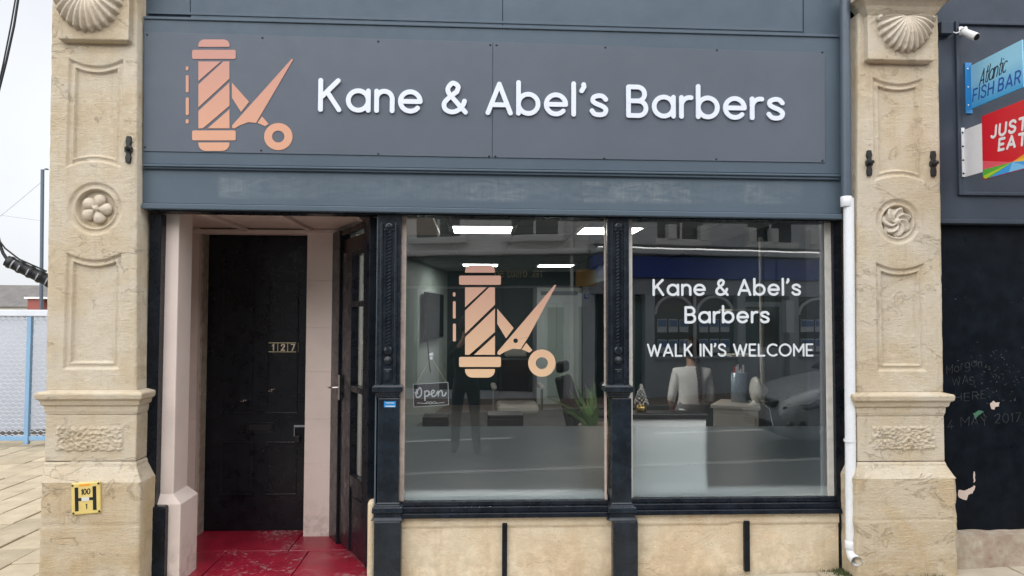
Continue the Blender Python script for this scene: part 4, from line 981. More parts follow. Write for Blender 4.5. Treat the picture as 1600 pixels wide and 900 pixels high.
for u, v in ((.06, .07), (.94, .06), (.07, .94), (.95, .93)):
    o = scr.copy(); C.objects.link(o); put(o, hy); o.location = Vector(htr(u, v, .0005))
st = thing('window_sticker', 'tiny blue sticker on the black post between door and window', 'sticker', P(609, 632, ypl - .002))
q = P(609, 632, ypl); MB().pxrect(600, 618.5, 627, 636.5, ypl - .0015, ypl - .0002).build('sheet', 'sticker_blue', st)
MB().pxrect(603, 616, 629, 630.2, ypl - .0021, ypl - .0016).build('print_line', 'paper', st); MB().pxrect(602, 617, 634, 635.6, ypl - .0021, ypl - .0016).build('print_line', 'paper', st)

# ================================================================== inside the shop
fp = [(-.52, .17), (2.6, .17), (2.6, 8.9), (-1.15, 8.9), (-1.12, 1.3), (xA + .03, YB + .12)]
rm = structure(MB().prism(fp, lambda x, y, h: (x, y, -.05 + h), .09).build('interior_floor', 'interior_floor'))
ZC = 2.47
ceil_ = structure(box('ceiling', 'ceiling_grid', None, -2.0, 2.66, .06, 9.0, ZC + .012, ZC + .06))
tile = shared('ceiling_tile', MB().box(-.288, .288, -.288, .288, 0, .012), 'ceiling_tile', .002)
PANELS = {}
gx0, gy0 = PX(702, 1.97, 355), 1.98
for i in range(-3, 6):
    for j in range(-2, 12):
        x, y = gx0 + .3 + i * .6, gy0 + .3 + j * .6
        if x > 2.5 or y < .5 or y > 8.6 or x < -1.6: continue
        if (i % 2 == 0) and j in (0, 8) and i in (0, 2):
            PANELS[(i, j)] = (x, y); continue
        o = tile.copy(); C.objects.link(o); o.parent = ceil_; o.location = (x, y, ZC)
for n_, ((i, j), (x, y)) in enumerate(sorted(PANELS.items())):
    lp = thing('ceiling_light', ('square ceiling light near the glass above the copper emblem', 'square ceiling light deep in the shop directly above the pole emblem', 'square ceiling light near the glass by the middle post', 'square ceiling light deep in the shop above the scissors tip')[n_], 'ceiling light', (x, y, ZC), 'square light panels in the shop ceiling')
    box('diffuser', 'led_panel', lp, x - .27, x + .27, y - .27, y + .27, ZC - .002, ZC + .01)
    mb = MB(); 
    for a, b, c_, d in ((-.295, .295, -.295, -.271), (-.295, .295, .271, .295), (-.295, -.271, -.27, .27), (.271, .295, -.27, .27)): mb.box(x + a, x + b, y + c_, y + d, ZC - .006, ZC + .008)
    mb.build('frame', 'white_paint', lp)
wleft = MB()
def wallseg(name, p, q, mat, th=.08, z1=ZC + .02, z0=-.02):
    d = Vector((q[0] - p[0], q[1] - p[1])).normalized(); n = Vector((-d.y, d.x)) * th
    return structure(MB().hexa([(p[0], p[1], z0), (q[0], q[1], z0), (q[0], q[1], z1), (p[0], p[1], z1)], [(p[0] + n.x, p[1] + n.y, z0), (q[0] + n.x, q[1] + n.y, z0), (q[0] + n.x, q[1] + n.y, z1), (p[0] + n.x, p[1] + n.y, z1)]).build(name, mat))
WA, WB = (-.99, 5.62), (-.54, 8.95)
wallseg('interior_wall_left', (xA - .03, 1.4), WA, 'pale_wall'); wallseg('interior_wall_left', WA, WB, 'pale_wall')
structure(box('interior_wall_back', 'teal_wall', None, -.62, 2.66, 8.90, 8.98, -.02, ZC + .01))
structure(box('interior_wall_right', 'teal_wall', None, 2.60, 2.655, .42, 8.89, -.02, ZC + .011))
box_bulk = structure(box('bulkhead', 'teal_wall', None, 1.9, 2.598, 5.2, 8.88, 2.2, ZC - .002))
# dark interior panelling around the porch so no daylight leaks in behind it
structure(box('interior_wall_front', 'pale_wall', None, xA + .06, xA + .10, YB + .3, 1.5, -.02, ZC + .01))
# television
a0 = Pplane(657, 492, WA, WB); a1 = Pplane(685, 492, WA, WB)
tv = thing('television', 'black wall-mounted television on the pale left wall inside', 'television', (0, 0, 0))
dW = (Vector(WB) - Vector(WA)).normalized(); nW = Vector((dW.y, -dW.x))
def wtr(s_, z, h): return Vector((WA[0] + dW.x * s_ + nW.x * h, WA[1] + dW.y * s_ + nW.y * h, z))
zt_, zb2 = Pplane(670, 458, WA, WB)[1], Pplane(670, 529, WA, WB)[1]
tv.location = wtr((a0[0] + a1[0]) / 2, zb2, 0); LOC[tv] = Vector(tv.location)
def wbox(s0, s1, z0, z1, h0, h1): return MB().hexa([wtr(s0, z0, h1), wtr(s1, z0, h1), wtr(s1, z1, h1), wtr(s0, z1, h1)], [wtr(s0, z0, h0), wtr(s1, z0, h0), wtr(s1, z1, h0), wtr(s0, z1, h0)])
wbox(a0[0], a1[0], zb2, zt_, .05, .09).build('case', 'black_iron', tv, .004); wbox(a0[0] + .012, a1[0] - .012, zb2 + .02, zt_ - .012, .0905, .092).build('screen', 'tv_black', tv)
wbox((a0[0] + a1[0]) / 2 - .1, (a0[0] + a1[0]) / 2 + .1, (zb2 + zt_) / 2 - .1, (zb2 + zt_) / 2 + .1, .001, .05).build('bracket', 'black_iron', tv)
cp = [wtr((a0[0] * .7 + a1[0] * .3), zb2, .02), wtr(a0[0] * .6 + a1[0] * .4, zb2 - .3, .015), wtr(a0[0] * .5 + a1[0] * .5, zb2 - .55, .015)]
MB().tube(cp, .008, 6).build('cable', 'cable_rubber', tv)
# rear white door
dx0, dx1 = PX(845, 8.85, 540), PX(903, 8.85, 540)
rd = thing('interior_door', 'pale panelled door in the dark rear wall inside', 'door', (dx0 + .3, 8.85, .04))
box('leaf', 'pale_wall', rd, dx0, dx1, 8.855, 8.895, .05, 2.05, .004)
for a, b, c_, d in ((.08, .42, .2, .9), (.58, .92, .2, .9), (.08, .42, 1.05, 1.9), (.58, .92, 1.05, 1.9)):
    ww = dx1 - dx0; box('panel', 'pale_wall', rd, dx0 + ww * a, dx0 + ww * b, 8.845, 8.856, c_, d, .006)
mb = MB()
for a, b, c_, d in ((dx0 - .07, dx0 - .002, .05, 2.12), (dx1 + .002, dx1 + .07, .05, 2.12), (dx0 - .07, dx1 + .07, 2.121, 2.19)): mb.box(a, b, 8.84, 8.895, c_, d)
mb.build('frame', 'pale_wall', rd, .004)
MB().tube([(dx0 + .06, 8.84, 1.0), (dx0 + .06, 8.79, 1.0), (dx0 + .16, 8.79, 1.0)], .01, 8).build('handle', 'chrome', rd)
# reception desk
yk = .16; kx0, kx1 = PX(984, yk, 700), PX(1103.5, yk, 700); kz = PZ(655, yk, 1045); kt = PZ(646, yk - .02, 1045)
dk = thing('reception_desk', 'white reception desk with black top right behind the frosted glass', 'desk', ((kx0 + kx1) / 2, yk + .25, .04))
box('front_panel', 'interior_white', dk, kx0, kx1, yk, yk + .03, .045, kz - .001, .004); box('side_panel', 'interior_white', dk, kx1 - .03, kx1, yk + .031, yk + .55, .045, kz - .001); box('side_panel', 'interior_white', dk, kx0, kx0 + .03, yk + .031, yk + .55, .045, kz - .001)
box('top', 'black_leather', dk, kx0 - .02, kx1 + .008, yk - .02, yk + .15, kz, kt, .010)
box('worktop', 'black_leather', dk, kx0 + .031, kx1 - .031, yk + .151, yk + .58, kz - .24, kz - .21, .005)
orn = P(1002, 639, yk + .06); oz = kt + .001
tr_ = thing('ornament_tree', 'small silver beaded tree ornament with gold base on the desk', 'ornament', (orn.x, orn.y, oz))
mb = MB(); mb.lathe([(0, 0), (.034, 0), (.036, .03), (.026, .045), (0, .048)], (orn.x, orn.y, oz), 14); mb.build('base', 'gold', tr_)
mb = MB()
for i in range(70):
    t = i / 70; a = i * 2.4; r_ = .042 * (1 - t) + .003; mb.ball((orn.x + r_ * cos(a), orn.y + r_ * sin(a), oz + .05 + .13 * t), .009, 6, 4)
mb.build('beads', 'silver_bead', tr_)
# angled cabinet with jar, fan
yc_ = 1.35; q0 = P(1133, 630, yc_); q1 = P(1179, 636, yc_ - .15); cz = PZ(634, yc_, 1160)
cb = thing('side_cabinet', 'beige cabinet with overhanging top standing at an angle behind the desk', 'cabinet', ((q0.x + q1.x) / 2 + .1, yc_ + .2, .04), local=True, rz=-.50)
wdt = .36
MB().box(-wdt / 2, wdt / 2, -.22, .22, .001, cz - .07).build('carcass', 'cabinet_beige', cb, .004); MB().box(-wdt / 2 - .02, wdt / 2 + .02, -.24, .24, cz - .069, cz - .04).build('top', 'cabinet_beige', cb, .005)
MB().box(-wdt / 2 + .02, wdt / 2 - .02, -.235, -.221, .05, cz - .12).build('door', 'cabinet_beige', cb, .003)
CZ = cz
jq = P(1156, 626, yc_ + .28)
jr = thing('comb_jar', 'tall glass jar of combs with red tips on the beige cabinet', 'jar', (jq.x, jq.y, CZ))
MB().lathe([(0, .001), (.072, .001), (.072, .25), (.066, .25), (.066, .01), (0, .01)], (jq.x, jq.y, CZ), 20).build('glass', 'jar_glass', jr)
for i in range(11):
    a = i * 2.399; r_ = .045 * sqrt((i + .5) / 11); mb = MB(); mb.box(jq.x + r_ * cos(a) - .008, jq.x + r_ * cos(a) + .008, jq.y + r_ * sin(a) - .002, jq.y + r_ * sin(a) + .002, CZ + .02, CZ + .29 + .03 * sin(i * 1.7)); mb.build('comb', 'comb_red' if i % 3 == 0 else 'interior_white', jr)
fq = P(1181, 634, yc_ + .02)
fn_ = thing('desk_fan', 'cream desk fan on the corner of the beige cabinet', 'fan', (fq.x, fq.y, CZ))
mb = MB(); mb.lathe([(0, 0), (.055, 0), (.058, .012), (.03, .03), (.022, .07), (0, .075)], (fq.x, fq.y, CZ), 16); mb.build('base', 'fan_cream', fn_)
mb = MB(); mb.lathe([(0, -.03), (.06, -.032), (.108, -.012), (.112, .006), (.10, .018), (.05, .024), (.042, .075), (.03, .09), (0, .092)], (fq.x + .0, fq.y, CZ + .125), 24, 'X'); mb.build('housing', 'fan_cream', fn_)
mb = MB(); mb.tube([(fq.x, fq.y, CZ + .05), (fq.x + .03, fq.y, CZ + .10)], .02, 8); mb.build('neck', 'fan_cream', fn_)
mb = MB(); mb.tube([(fq.x + .05, fq.y - .02, CZ + .02), (fq.x + .09, fq.y - .06, CZ - .02), (fq.x + .11, fq.y - .10, CZ - .2), (fq.x + .12, fq.y - .10, CZ - .6)], .004, 6); mb.build('flex', 'white_plastic', fn_)
# slim cream shelf post
sq = P(1192, 640, 1.7)
sh = thing('shelf_stand', 'slim cream post with two thin shelf arms reaching up behind the fan', 'shelf stand', (sq.x, 1.7, .04))
MB().tube([(sq.x, 1.7, .04), (PX(1189, 1.7, 380), 1.7, PZ(371, 1.7, 1190))], .020, 10).build('post', 'cream_vinyl', sh)
for row in (484, 557):
    z = PZ(row, 1.7, 1170); box('shelf', 'cream_vinyl', sh, PX(1148, 1.7, row), sq.x + .01, 2.12, 1.78, z - .008, z + .008)
MB().lathe([(0, 0), (.16, 0), (.16, .01), (.03, .02), (0, .02)], (sq.x, 1.7, .041), 20).build('foot', 'cream_vinyl', sh)
# barber chairs
def barber_chair(px, row, y, lab, mats, face):
    q = P(px, row, y); t = thing('barber_chair', lab, 'barber chair', (q.x, y, .04), 'barber chairs', local=True, rz=face)
    z0 = .0
    MB().lathe([(0, 0), (.30, 0), (.30, .02), (.06, .05), (.045, .08), (.045, .36), (0, .37)], (0, 0, z0), 20).build('pedestal', 'chrome', t)
    MB().box(-.26, .26, -.26, .26, .40, .52).build('seat', mats[0], t, .04)
    MB().hexa([(-.25, .20, .53), (.25, .20, .53), (.23, .36, 1.05), (-.23, .36, 1.05)], [(-.25, .30, .53), (.25, .30, .53), (.23, .44, 1.05), (-.23, .44, 1.05)]).build('backrest', mats[1], t, .03)
    MB().box(-.15, .15, .36, .44, 1.08, 1.19).build('headrest', mats[0], t, .03)
    for s_ in (-1, 1):
        ar = MB().box(s_ * .30 - .035, s_ * .30 + .035, -.22, .24, .70, .75).build('armrest', mats[0], t, .02)
        MB().tube([(s_ * .30, -.16, .44), (s_ * .30, -.16, .70)], .016, 8).build('arm_post', 'chrome', t)
    MB().box(-.20, .20, -.52, -.40, .12, .15).build('footrest', 'chrome', t, .01)
    return t
barber_chair(808, 640, 4.8, 'pale barber chair with chrome arms below the emblem inside', ('cream_vinyl', 'charcoal_cloth'), .0)
barber_chair(944, 640, 2.3, 'black leather barber chair turned sideways behind the plant', ('black_leather', 'black_leather'), 1.25)
# low units under the mirrors
for i, (pa_, pb_, t_, lab) in enumerate(((660, 700, 652, 'low black storage unit inside behind the Open sign'), (762, 818, 649, 'low black storage unit in front of the pale barber chair'))):
    u = thing('storage_unit', lab, 'storage unit', (PX((pa_ + pb_) / 2, 3.2), 3.2, .04), 'low storage units'); x0, x1 = PX(pa_, 3.2, 650), PX(pb_, 3.2, 650); z = PZ(t_, 3.2, 740)
    box('carcass', 'black_leather', u, x0, x1, 3.2, 3.55, .045, z, .006)
    for k in range(2): box('drawer', 'black_leather', u, x0 + .01, x1 - .01, 3.188, 3.199, .08 + k * (z - .1) / 2, .06 + (k + 1) * (z - .1) / 2, .004)
# grassy pot plant by the middle post
pq = P(931, 668, .42); pz = PZ(668, .42, 930)
pt = thing('pot_plant', 'spiky green grass-leaved plant inside beside the middle post', 'plant', (pq.x, .42, .04))
MB().lathe([(0, 0), (.10, 0), (.135, pz - .06), (.14, pz - .02), (.125, pz - .02), (.12, pz - .06), (0, pz - .06)], (pq.x + .02, .42, .04), 24).build('pot', 'pot_brown', pt)
MB().lathe([(0, 0), (.118, 0)], (pq.x + .02, .42, pz - .02), 20).build('soil', 'joint_earth', pt)
random.seed(11)
for i in range(36):
    a = random.uniform(0, 2 * pi); L = random.uniform(.26, .42); lean = random.uniform(.05, .75); 
    if i < 6: a = pi + random.uniform(-.5, .5); lean = random.uniform(.6, 1.0)
    bx_, by_ = pq.x + .02 + .06 * cos(a), .42 + .05 * sin(a); pts = []
    for k in range(7):
        t = k / 6; r_ = L * t * lean * (.6 + .5 * t); z = pz - .03 + L * t * (1 - .45 * lean * t)
        x_ = bx_ + cos(a) * r_
        pts.append(Vector((min(x_, WIN[0]['x1'] - .005), max(.03, by_ + sin(a) * r_ * .8), z)))
    side = Vector((-sin(a), cos(a), 0)) * .0 + Vector((1, 0, 0)) * .5 + Vector((-sin(a), cos(a), 0)) * .5; side.normalize(); mb = MB(); V = []
    for k, p in enumerate(pts):
        wd_ = .017 * sin(pi * (.12 + .88 * k / 6)) + .0008; V += [p - side * wd_, p + Vector((0, .003, 0)), p + side * wd_]
    mb.add(V, [(3 * k + j, 3 * k + j + 1, 3 * k + j + 4, 3 * k + j + 3) for k in range(6) for j in range(2)], True); mb.build('leaf', 'leaf_green', pt)

# ================================================================== the fish bar next door
YN = -.06
fb = thing('fish_bar', 'slate grey fish bar front with scratched black boarding below', 'shop building', (4.3, 0, .1))
nx0, nx1 = PX(1440, YN) , 6.4
zn0, zn1 = PZ(343, YN, 1530), 4.2
box('fascia', 'slate_grey_paint', fb, nx0, nx1, YN, .05, zn0, zn1, .003)
box('fascia_lip', 'slate_grey_paint', fb, nx0, nx1, YN - .02, .03, PZ(350, YN, 1530), zn0 - .001, .004)
fx0 = PX(1493, YN, 170); fz0, fz1 = PZ(306, YN, 1530), PZ(35, YN, 1530)
mb = MB()
for a, b, c_, d in ((fx0, fx0 + .022, fz0, fz1), (fx0 + .0221, nx1 - .2, fz0, fz0 + .022), (fx0 + .0221, nx1 - .2, fz1 - .022, fz1)): mb.box(a, b, YN - .022, YN + .004, c_, d)
mb.build('panel_moulding', 'slate_grey_paint', fb, .004)
box('boarding', 'black_hoarding_paint', fb, nx0, nx1, .0, .06, PZ(834, 0, 1540), PZ(350, YN, 1530) - .001)
for i in range(3): box('boarding_joint', 'black_hoarding_paint', fb, 3.62 + i * .9, 3.632 + i * .9, -.004, .002, PZ(830, 0, 1540), zn0 - .05)
zst = PZ(832, -.06, 1540)
def stp(u, v):
    x = nx0 + .05 + (5.5 - nx0) * u
    k = v * 3
    if k <= 1: y, z = -.115, gz(x) - .08 + (zst - gz(x) + .08) * k
    else: y, z = -.115 + .115 * (k - 1) / 2, zst
    n = mnoise.noise((x * 9, 3, z * 14)); return (x, y + .010 * n, z + (.006 * n if k > .9 else 0))
MB().grid(120, 13, stp, False).build('doorstep', 'peeling_stone', fb)
box('doorstep_core', 'peeling_stone', fb, nx0 + .06, 5.4, -.09, .0, gz(3) - .1, zst - .03)
box('upper_wall', 'upper_wall_stone', fb, nx0, nx1, .02, .4, 4.21, 7.2); box('end_wall', 'upper_wall_stone', fb, nx1 - .3, nx1, .41, 9, -.1, 7.2)
# scratched writing and scrapes on the boarding
gi = 0
for txt, l, r_, b0, b1, cap in (('Morgan', 1479, 1534, 583, 573, 15), ('WAS', 1488, 1522, 603, 601, 14), ('HERE', 1493, 1540, 628, 624, 14), ('4 MAY 2017', 1481, 1594, 670, 660, 16)):
    a, ex, W, H = px_frame(l, r_, -.0005, cap, b0, b1); lay, tot = layout(txt, .25, .5); tr0 = frame_tr(a, ex, EZ, EN); kx = W / (tot * H); mb = MB()
    for ch, x0, stx in lay:
        jl = random.uniform(-.16, .16)
        for s_ in stx:
            closed = s_[0] == 'o'; pts = s_[1] if closed else s_
            pts = [((x0 + p[0] + random.uniform(-.05, .05)) * kx * H, (p[1] + random.uniform(-.05, .05) + jl) * H) for p in pts]
            gi += 1; ribbon(mb, pts, random.uniform(.0010, .0022), tr0, 0, .0004 + .00001 * gi, closed, 2)
    o = mb.build('scratched_writing', 'scratch_grey', fb); o['kind'] = 'stuff'
def patch(name, mat, pts, y=-.0006, parent=fb):
    rag = []
    for i, p in enumerate(pts):
        q = pts[(i + 1) % len(pts)]
        for k in range(5): rag.append((p[0] + (q[0] - p[0]) * k / 5 + random.uniform(-.7, .7), p[1] + (q[1] - p[1]) * k / 5 + random.uniform(-.6, .6)))
    pts = rag
    def tr(x, z, h): q = P(x, z, y); return Vector((q.x, q.y - h, q.z))
    return MB().prism(pts, tr, .0006).build(name, mat, parent)
patch('bare_patch', 'bare_plaster', [(1547, 630), (1552, 626), (1556, 629), (1562, 629), (1560, 635), (1555, 636), (1554, 640), (1549, 639)])
patch('bare_patch', 'bare_plaster', [(1497, 766), (1508, 766), (1518, 762), (1522, 758), (1524, 762), (1520, 770), (1513, 773), (1510, 781), (1503, 780), (1497, 776)])
patch('bare_patch', 'bare_plaster', [(1521, 737), (1523, 737), (1523.5, 752), (1521.5, 754)])
patch('green_scrape', 'green_scrape', [(1521, 646), (1530, 641), (1537, 643), (1528, 650), (1524, 655)])
random.seed(5); mb = MB()
for i in range(90):
    x, y = random.gauss(1555, 26), random.gauss(590, 22); a = random.uniform(0, pi); l = random.uniform(.5, 4)
    if x < 1480: continue
    def tr(u, v, h): q = P(u, v, -.0004 - i * 1e-6); return Vector((q.x, q.y - h, q.z))
    ribbon(mb, [(x, y), (x + l * cos(a), y + l * sin(a))], random.uniform(.3, .9), tr, 0, .0003, False, 2)
mb.build('scratch_marks', 'scratch_grey', fb)
# projecting signs
def Pxplane(px, py, X):
    v = ray(px, py); t = (X - CAM.x) / v.x; q = CAM + v * t; return q
def blade(name, lab, X, pts_px): pass
X1 = PX(1516.5, YN, 140)
bs = thing('projecting_sign', 'light blue projecting sign for the fish bar above the red one', 'sign', (X1, YN, PZ(172, YN, 1516)))
z1, z0 = Pxplane(1517, 103, X1).z, Pxplane(1517, 171, X1).z; yend = Pxplane(1599, 100, X1).y
gradient_print('blue_panel_print', (.055, .34, .66), (.30, .62, .82), z0, (z0 + z1) / 2 + .04)
MB().box(X1 - .004, X1 + .004, yend, YN - .012, z0, z1).build('panel', 'blue_panel_print', bs, .001)
MB().box(PX(1507, YN, 140), X1 + .003, YN - .012, YN - .001, z0 - .03, z1 + .02).build('flange', 'sign_blue_edge', bs, .002)
for r_ in (.08, .5, .92):
    o = scr.copy(); o.data = scr.data.copy(); o.data.materials[0] = MATS['chrome']; C.objects.link(o); put(o, bs); o.location = (PX(1511, YN, 140), YN - .0125, z0 + (z1 - z0) * r_)
def blade_text(txt, parent, mat, X, p0, p1, cap_px, weight, gap, shear, depth=.0006):
    a, b = Pxplane(*p0, X - .0041), Pxplane(*p1, X - .0041); up = Pxplane(p0[0], p0[1] - cap_px, X - .0041); H = up.z - a.z; ex = b - a; W = ex.length
    letters(txt, parent, mat, a, ex.normalized(), EZ, Vector((-1, 0, 0)), W - shear * H, H, weight, depth, gap, .32, shear)
blade_text('Atlantic', bs, 'sign_black_ink', X1, (1529, 136.5), (1578, 110), 26, .07, .16, .32)
blade_text('FISH BAR', bs, 'sign_navy_ink', X1, (1519, 160), (1597, 129), 20, .13, .26, .16)
X2 = PX(1506, YN, 240)
js = thing('projecting_sign', 'red takeaway sign with rainbow wedges on a white bracket plate', 'sign', (X2, YN, PZ(280, YN, 1506)))
MB().box(PX(1499.5, YN, 240), X2 + .002, YN - .010, YN - .001, Pxplane(1503, 278, X2).z, Pxplane(1503, 201, X2).z).build('flange', 'sign_white', js, .002)
yr = Pxplane(1536, 230, X2).y; ye = Pxplane(1664, 230, X2).y
MB().box(X2 - .003, X2 + .003, yr + .0005, YN - .011, Pxplane(1507, 277, X2).z, Pxplane(1507, 203, X2).z).build('bracket_plate', 'sign_white', js, .001)
za, zb_ = Pxplane(1537, 281, X2).z, Pxplane(1537, 181, X2).z
MB().box(X2 - .006, X2 + .006, ye, yr, za, zb_).build('panel', 'sign_red', js, .002)
def jp(px, py): q = Pxplane(px, py, X2 - .0061); return (q.y, q.z)
hub = jp(1582, 253); hubz = hub[1]
cl_z = lambda p: (max(ye + .002, min(yr - .002, p[0])), max(za + .002, p[1]))
def wedge(mat, a, b, k):
    MB().prism([cl_z(a), cl_z(b), hub], lambda u, v, h: (X2 - .0061 - h, u, v), .0003 + k * .00008).build('rainbow_wedge', mat, js)
yl, yR = yr - .002, ye + .002; hgt = hubz - za
wedge('sign_pink', (yl, hubz + .06), (yl, hubz + .004), 1); wedge('sign_green', (yl, hubz + .004), (yl, hubz - .035), 2); wedge('sign_lime', (yl, hubz - .035), (yl - .02, za), 3)
wedge('sign_green', (yl - .02, za), (yl - .06, za), 4); wedge('sign_azure', (yl - .06, za), (hub[0] + .03, za), 5); wedge('sign_sky', (hub[0] + .03, za), (hub[0] - .14, za), 6); wedge('sign_azure', (hub[0] - .14, za), (yR, za), 7)
wedge('sign_amber', (yR, za), (yR, hubz + .02), 8); wedge('sign_orange', (yR, hubz + .02), (yR, hubz + .10), 9)
for r_, xo in ((.9, 1503), (.62, 1503), (.34, 1503), (.07, 1503)):
    o = scr.copy(); C.objects.link(o); put(o, js); o.location = (PX(xo, YN, 240), YN - .0105, Pxplane(1503, 278, X2).z + (Pxplane(1503, 201, X2).z - Pxplane(1503, 278, X2).z) * r_)
blade_text('JUST', js, 'sign_white', X2 - .003, (1547, 217), (1607, 201.5), 19.5, .22, .32, .14); blade_text('EAT', js, 'sign_white', X2 - .003, (1559, 236.5), (1606, 226), 19.5, .22, .32, .14)
# security camera
cq_ = P(1503, 49, YN - .03)
cc = thing('security_camera', 'white bullet security camera mounted above the blue sign', 'camera', cq_)
MB().pxrect(1471, 1490, 33, 52, YN - .055, YN).build('junction_box', 'slate_grey_paint', cc, .004)
MB().tube([P(1489, 50, YN - .03), P(1494, 52, YN - .04), P(1499, 50, YN - .03)], .004, 6).build('cable', 'white_plastic', cc)
b0 = P(1502, 48, YN - .02); MB().lathe([(0, -.004), (.028, -.004), (.030, .016), (0, .016)], (b0.x, YN - .018, b0.z), 18, 'Y').build('mount', 'cctv_white', cc)
c0, c1 = P(1504, 49, YN - .06), P(1526, 58, YN - .14)
MB().tube([Vector((b0.x, YN - .02, b0.z)), Vector((b0.x, YN - .06, b0.z)), c0.lerp(c1, .3)], .013, 8).build('arm', 'cctv_white', cc)
d_ = (c1 - c0).normalized(); MB().tube([c0, c0 + d_ * .01, c1 - d_ * .006, c1], [.016, .023, .026, .025], 18).build('body', 'cctv_white', cc)
MB().tube([c1 + d_ * .0005, c1 + d_ * .003], [.021, .021], 18).build('lens', 'tv_black', cc)

# weeds in the gully by the downpipe foot
random.seed(3); mb = MB()
for i in range(900):
    x = xx + random.gauss(.0, .05); y = -.10 + random.gauss(0, .06)
    if y > -.05 or x > PX(1340, -.2, 880) + .04 and y > -.22: 
        if random.random() < .7: y = -.235 - random.random() * .02; x = xx + random.uniform(-.02, .55)
    L = random.uniform(.008, .032); a = random.uniform(0, 2 * pi); z = gz(x) - .002
    dx, dy = cos(a) * .004, sin(a) * .004
    mb.add([(x - dy, y + dx, z), (x + dy, y - dx, z), (x + dx * 3 * random.random(), y + dy * 2, z + L)], [(0, 1, 2)])
tag(mb.build('weeds', 'moss_green'), 'tiny green weeds and moss at the foot of the downpipe', 'weeds', kind='stuff')

# ================================================================== yard at the left: fence, pole, cables, houses
YFN = 6.0
fx = lambda px: PX(px, YFN, 600)
zf0, zf1 = PZ(688, YFN, 40), PZ(484, YFN, 40)
fe = thing('mesh_fence', 'pale blue steel mesh fence at the back of the paved yard', 'fence', (fx(20), YFN, zf0))
xa, xb = -11.0, fx(95)
box('top_rail', 'fence_rail_pale', fe, xa, xb, YFN - .06, YFN + .04, zf1 - .09, zf1, .01)
box('bottom_rail', 'fence_blue', fe, xa, xb, YFN - .03, YFN + .02, zf0, zf0 + .06, .004)
for px in (45.5, -110, -260): box('post', 'fence_blue', fe, fx(px) - .028, fx(px) + .028, YFN - .045, YFN + .02, zf0 - .05, zf1 - .091, .004)
mb = MB(); cw, chh = .085, .055; nx = int((xb - xa) / cw); nz = int((zf1 - zf0 - .15) / chh)
for j in range(nz + 1):
    V = []
    for i in range(2 * nx + 1):
        x = xa + i * cw / 2; z = zf0 + .06 + j * chh + (chh / 2 if (i + j) % 2 else 0) * .92
        V += [(x, YFN - .004, z - .006), (x, YFN + .004, z + .006)]
    mb.add(V, [(2 * i, 2 * i + 2, 2 * i + 3, 2 * i + 1) for i in range(2 * nx)])
o = mb.build('expanded_mesh', 'mesh_steel', fe); o['kind'] = 'stuff'
yw = thing('yard_wall', 'pale grey rendered wall behind the mesh fence', 'wall', (-9, 9, 0))
box('render', 'pale_backing', yw, -18, -3.6, 9, 9.25, -.6, PZ(489, 9, 30) - .02, .01); box('coping', 'pale_backing', yw, -18, -3.6, 8.95, 9.3, PZ(489, 9, 30) - .019, PZ(489, 9, 30) + .03, .01)
lp0 = P(66.5, 480, 20)
pole = thing('street_pole', 'slim dark grey pole standing beyond the yard fence', 'pole', (lp0.x, 20, -.4))
MB().tube([(lp0.x, 20, -.5), (P(66.5, 265, 20).x, 20, PZ(265, 20, 66))], .055, 10).build('shaft', 'grey_pipe_paint', pole)
MB().lathe([(0, .05), (.06, .03), (.065, 0), (0, 0)], (lp0.x, 20, PZ(265, 20, 66)), 10).build('cap', 'grey_pipe_paint', pole)
ob = thing('overhead_cable', 'pair of black overhead cables slanting past the pilaster at top left', 'cable', P(15, 70, -.6))
MB().tube([P(x, y, -.6) for x, y in ((33, -30), (22, 40), (10, 95), (-4, 150))], .006, 6).build('strand', 'cable_rubber', ob); MB().tube([P(x, y, -.6) for x, y in ((29, -30), (17, 40), (5, 100), (-6, 150))], .004, 6).build('strand', 'cable_rubber', ob)
cbn = thing('cable_bundle', 'thick black ribbed cable joint fixed to the side of the shop', 'cable', P(70, 435, .02))
ca, cb_ = P(10, 407, -.02), P(92, 446, .07); dd = (cb_ - ca)
pts = []; rs = []
for k in range(33):
    t = k / 32; pts.append(ca + dd * t); rs.append(.034 + (.005 if k % 6 in (2, 3) else 0) + .004 * t)
MB().tube(pts, rs, 14).build('sleeve', 'cable_rubber', cbn)
for t in (.14, .27, .44, .62, .80):
    p = ca + dd * t; MB().tube([p - dd * .012 + Vector((0, -.012, -.002)), p + dd * .012 + Vector((0, -.012, -.002))], .030, 12).build('band', 'pale_cable_band', cbn)
MB().tube([ca + dd * .04, P(5, 396, -.02), P(1, 386, -.02), P(-6, 360, -.02)], .010, 8).build('cable', 'cable_rubber', cbn); MB().tube([P(-4, 372, -.03), P(8, 388, -.03), P(30, 405, -.02), P(73, 424, .02)], .005, 6).build('cable', 'cable_rubber', cbn)
tw = thing('telephone_wire', 'thin faint wires crossing the white sky at left', 'cable', P(30, 320, 25))
MB().tube([P(-30, 362, 25), P(20, 322, 25), P(64, 285, 25)], .009, 5).build('strand', 'pale_cable_band', tw); MB().tube([P(-30, 332, 25), P(66, 345, 25)], .007, 5).build('strand', 'pale_cable_band', tw)
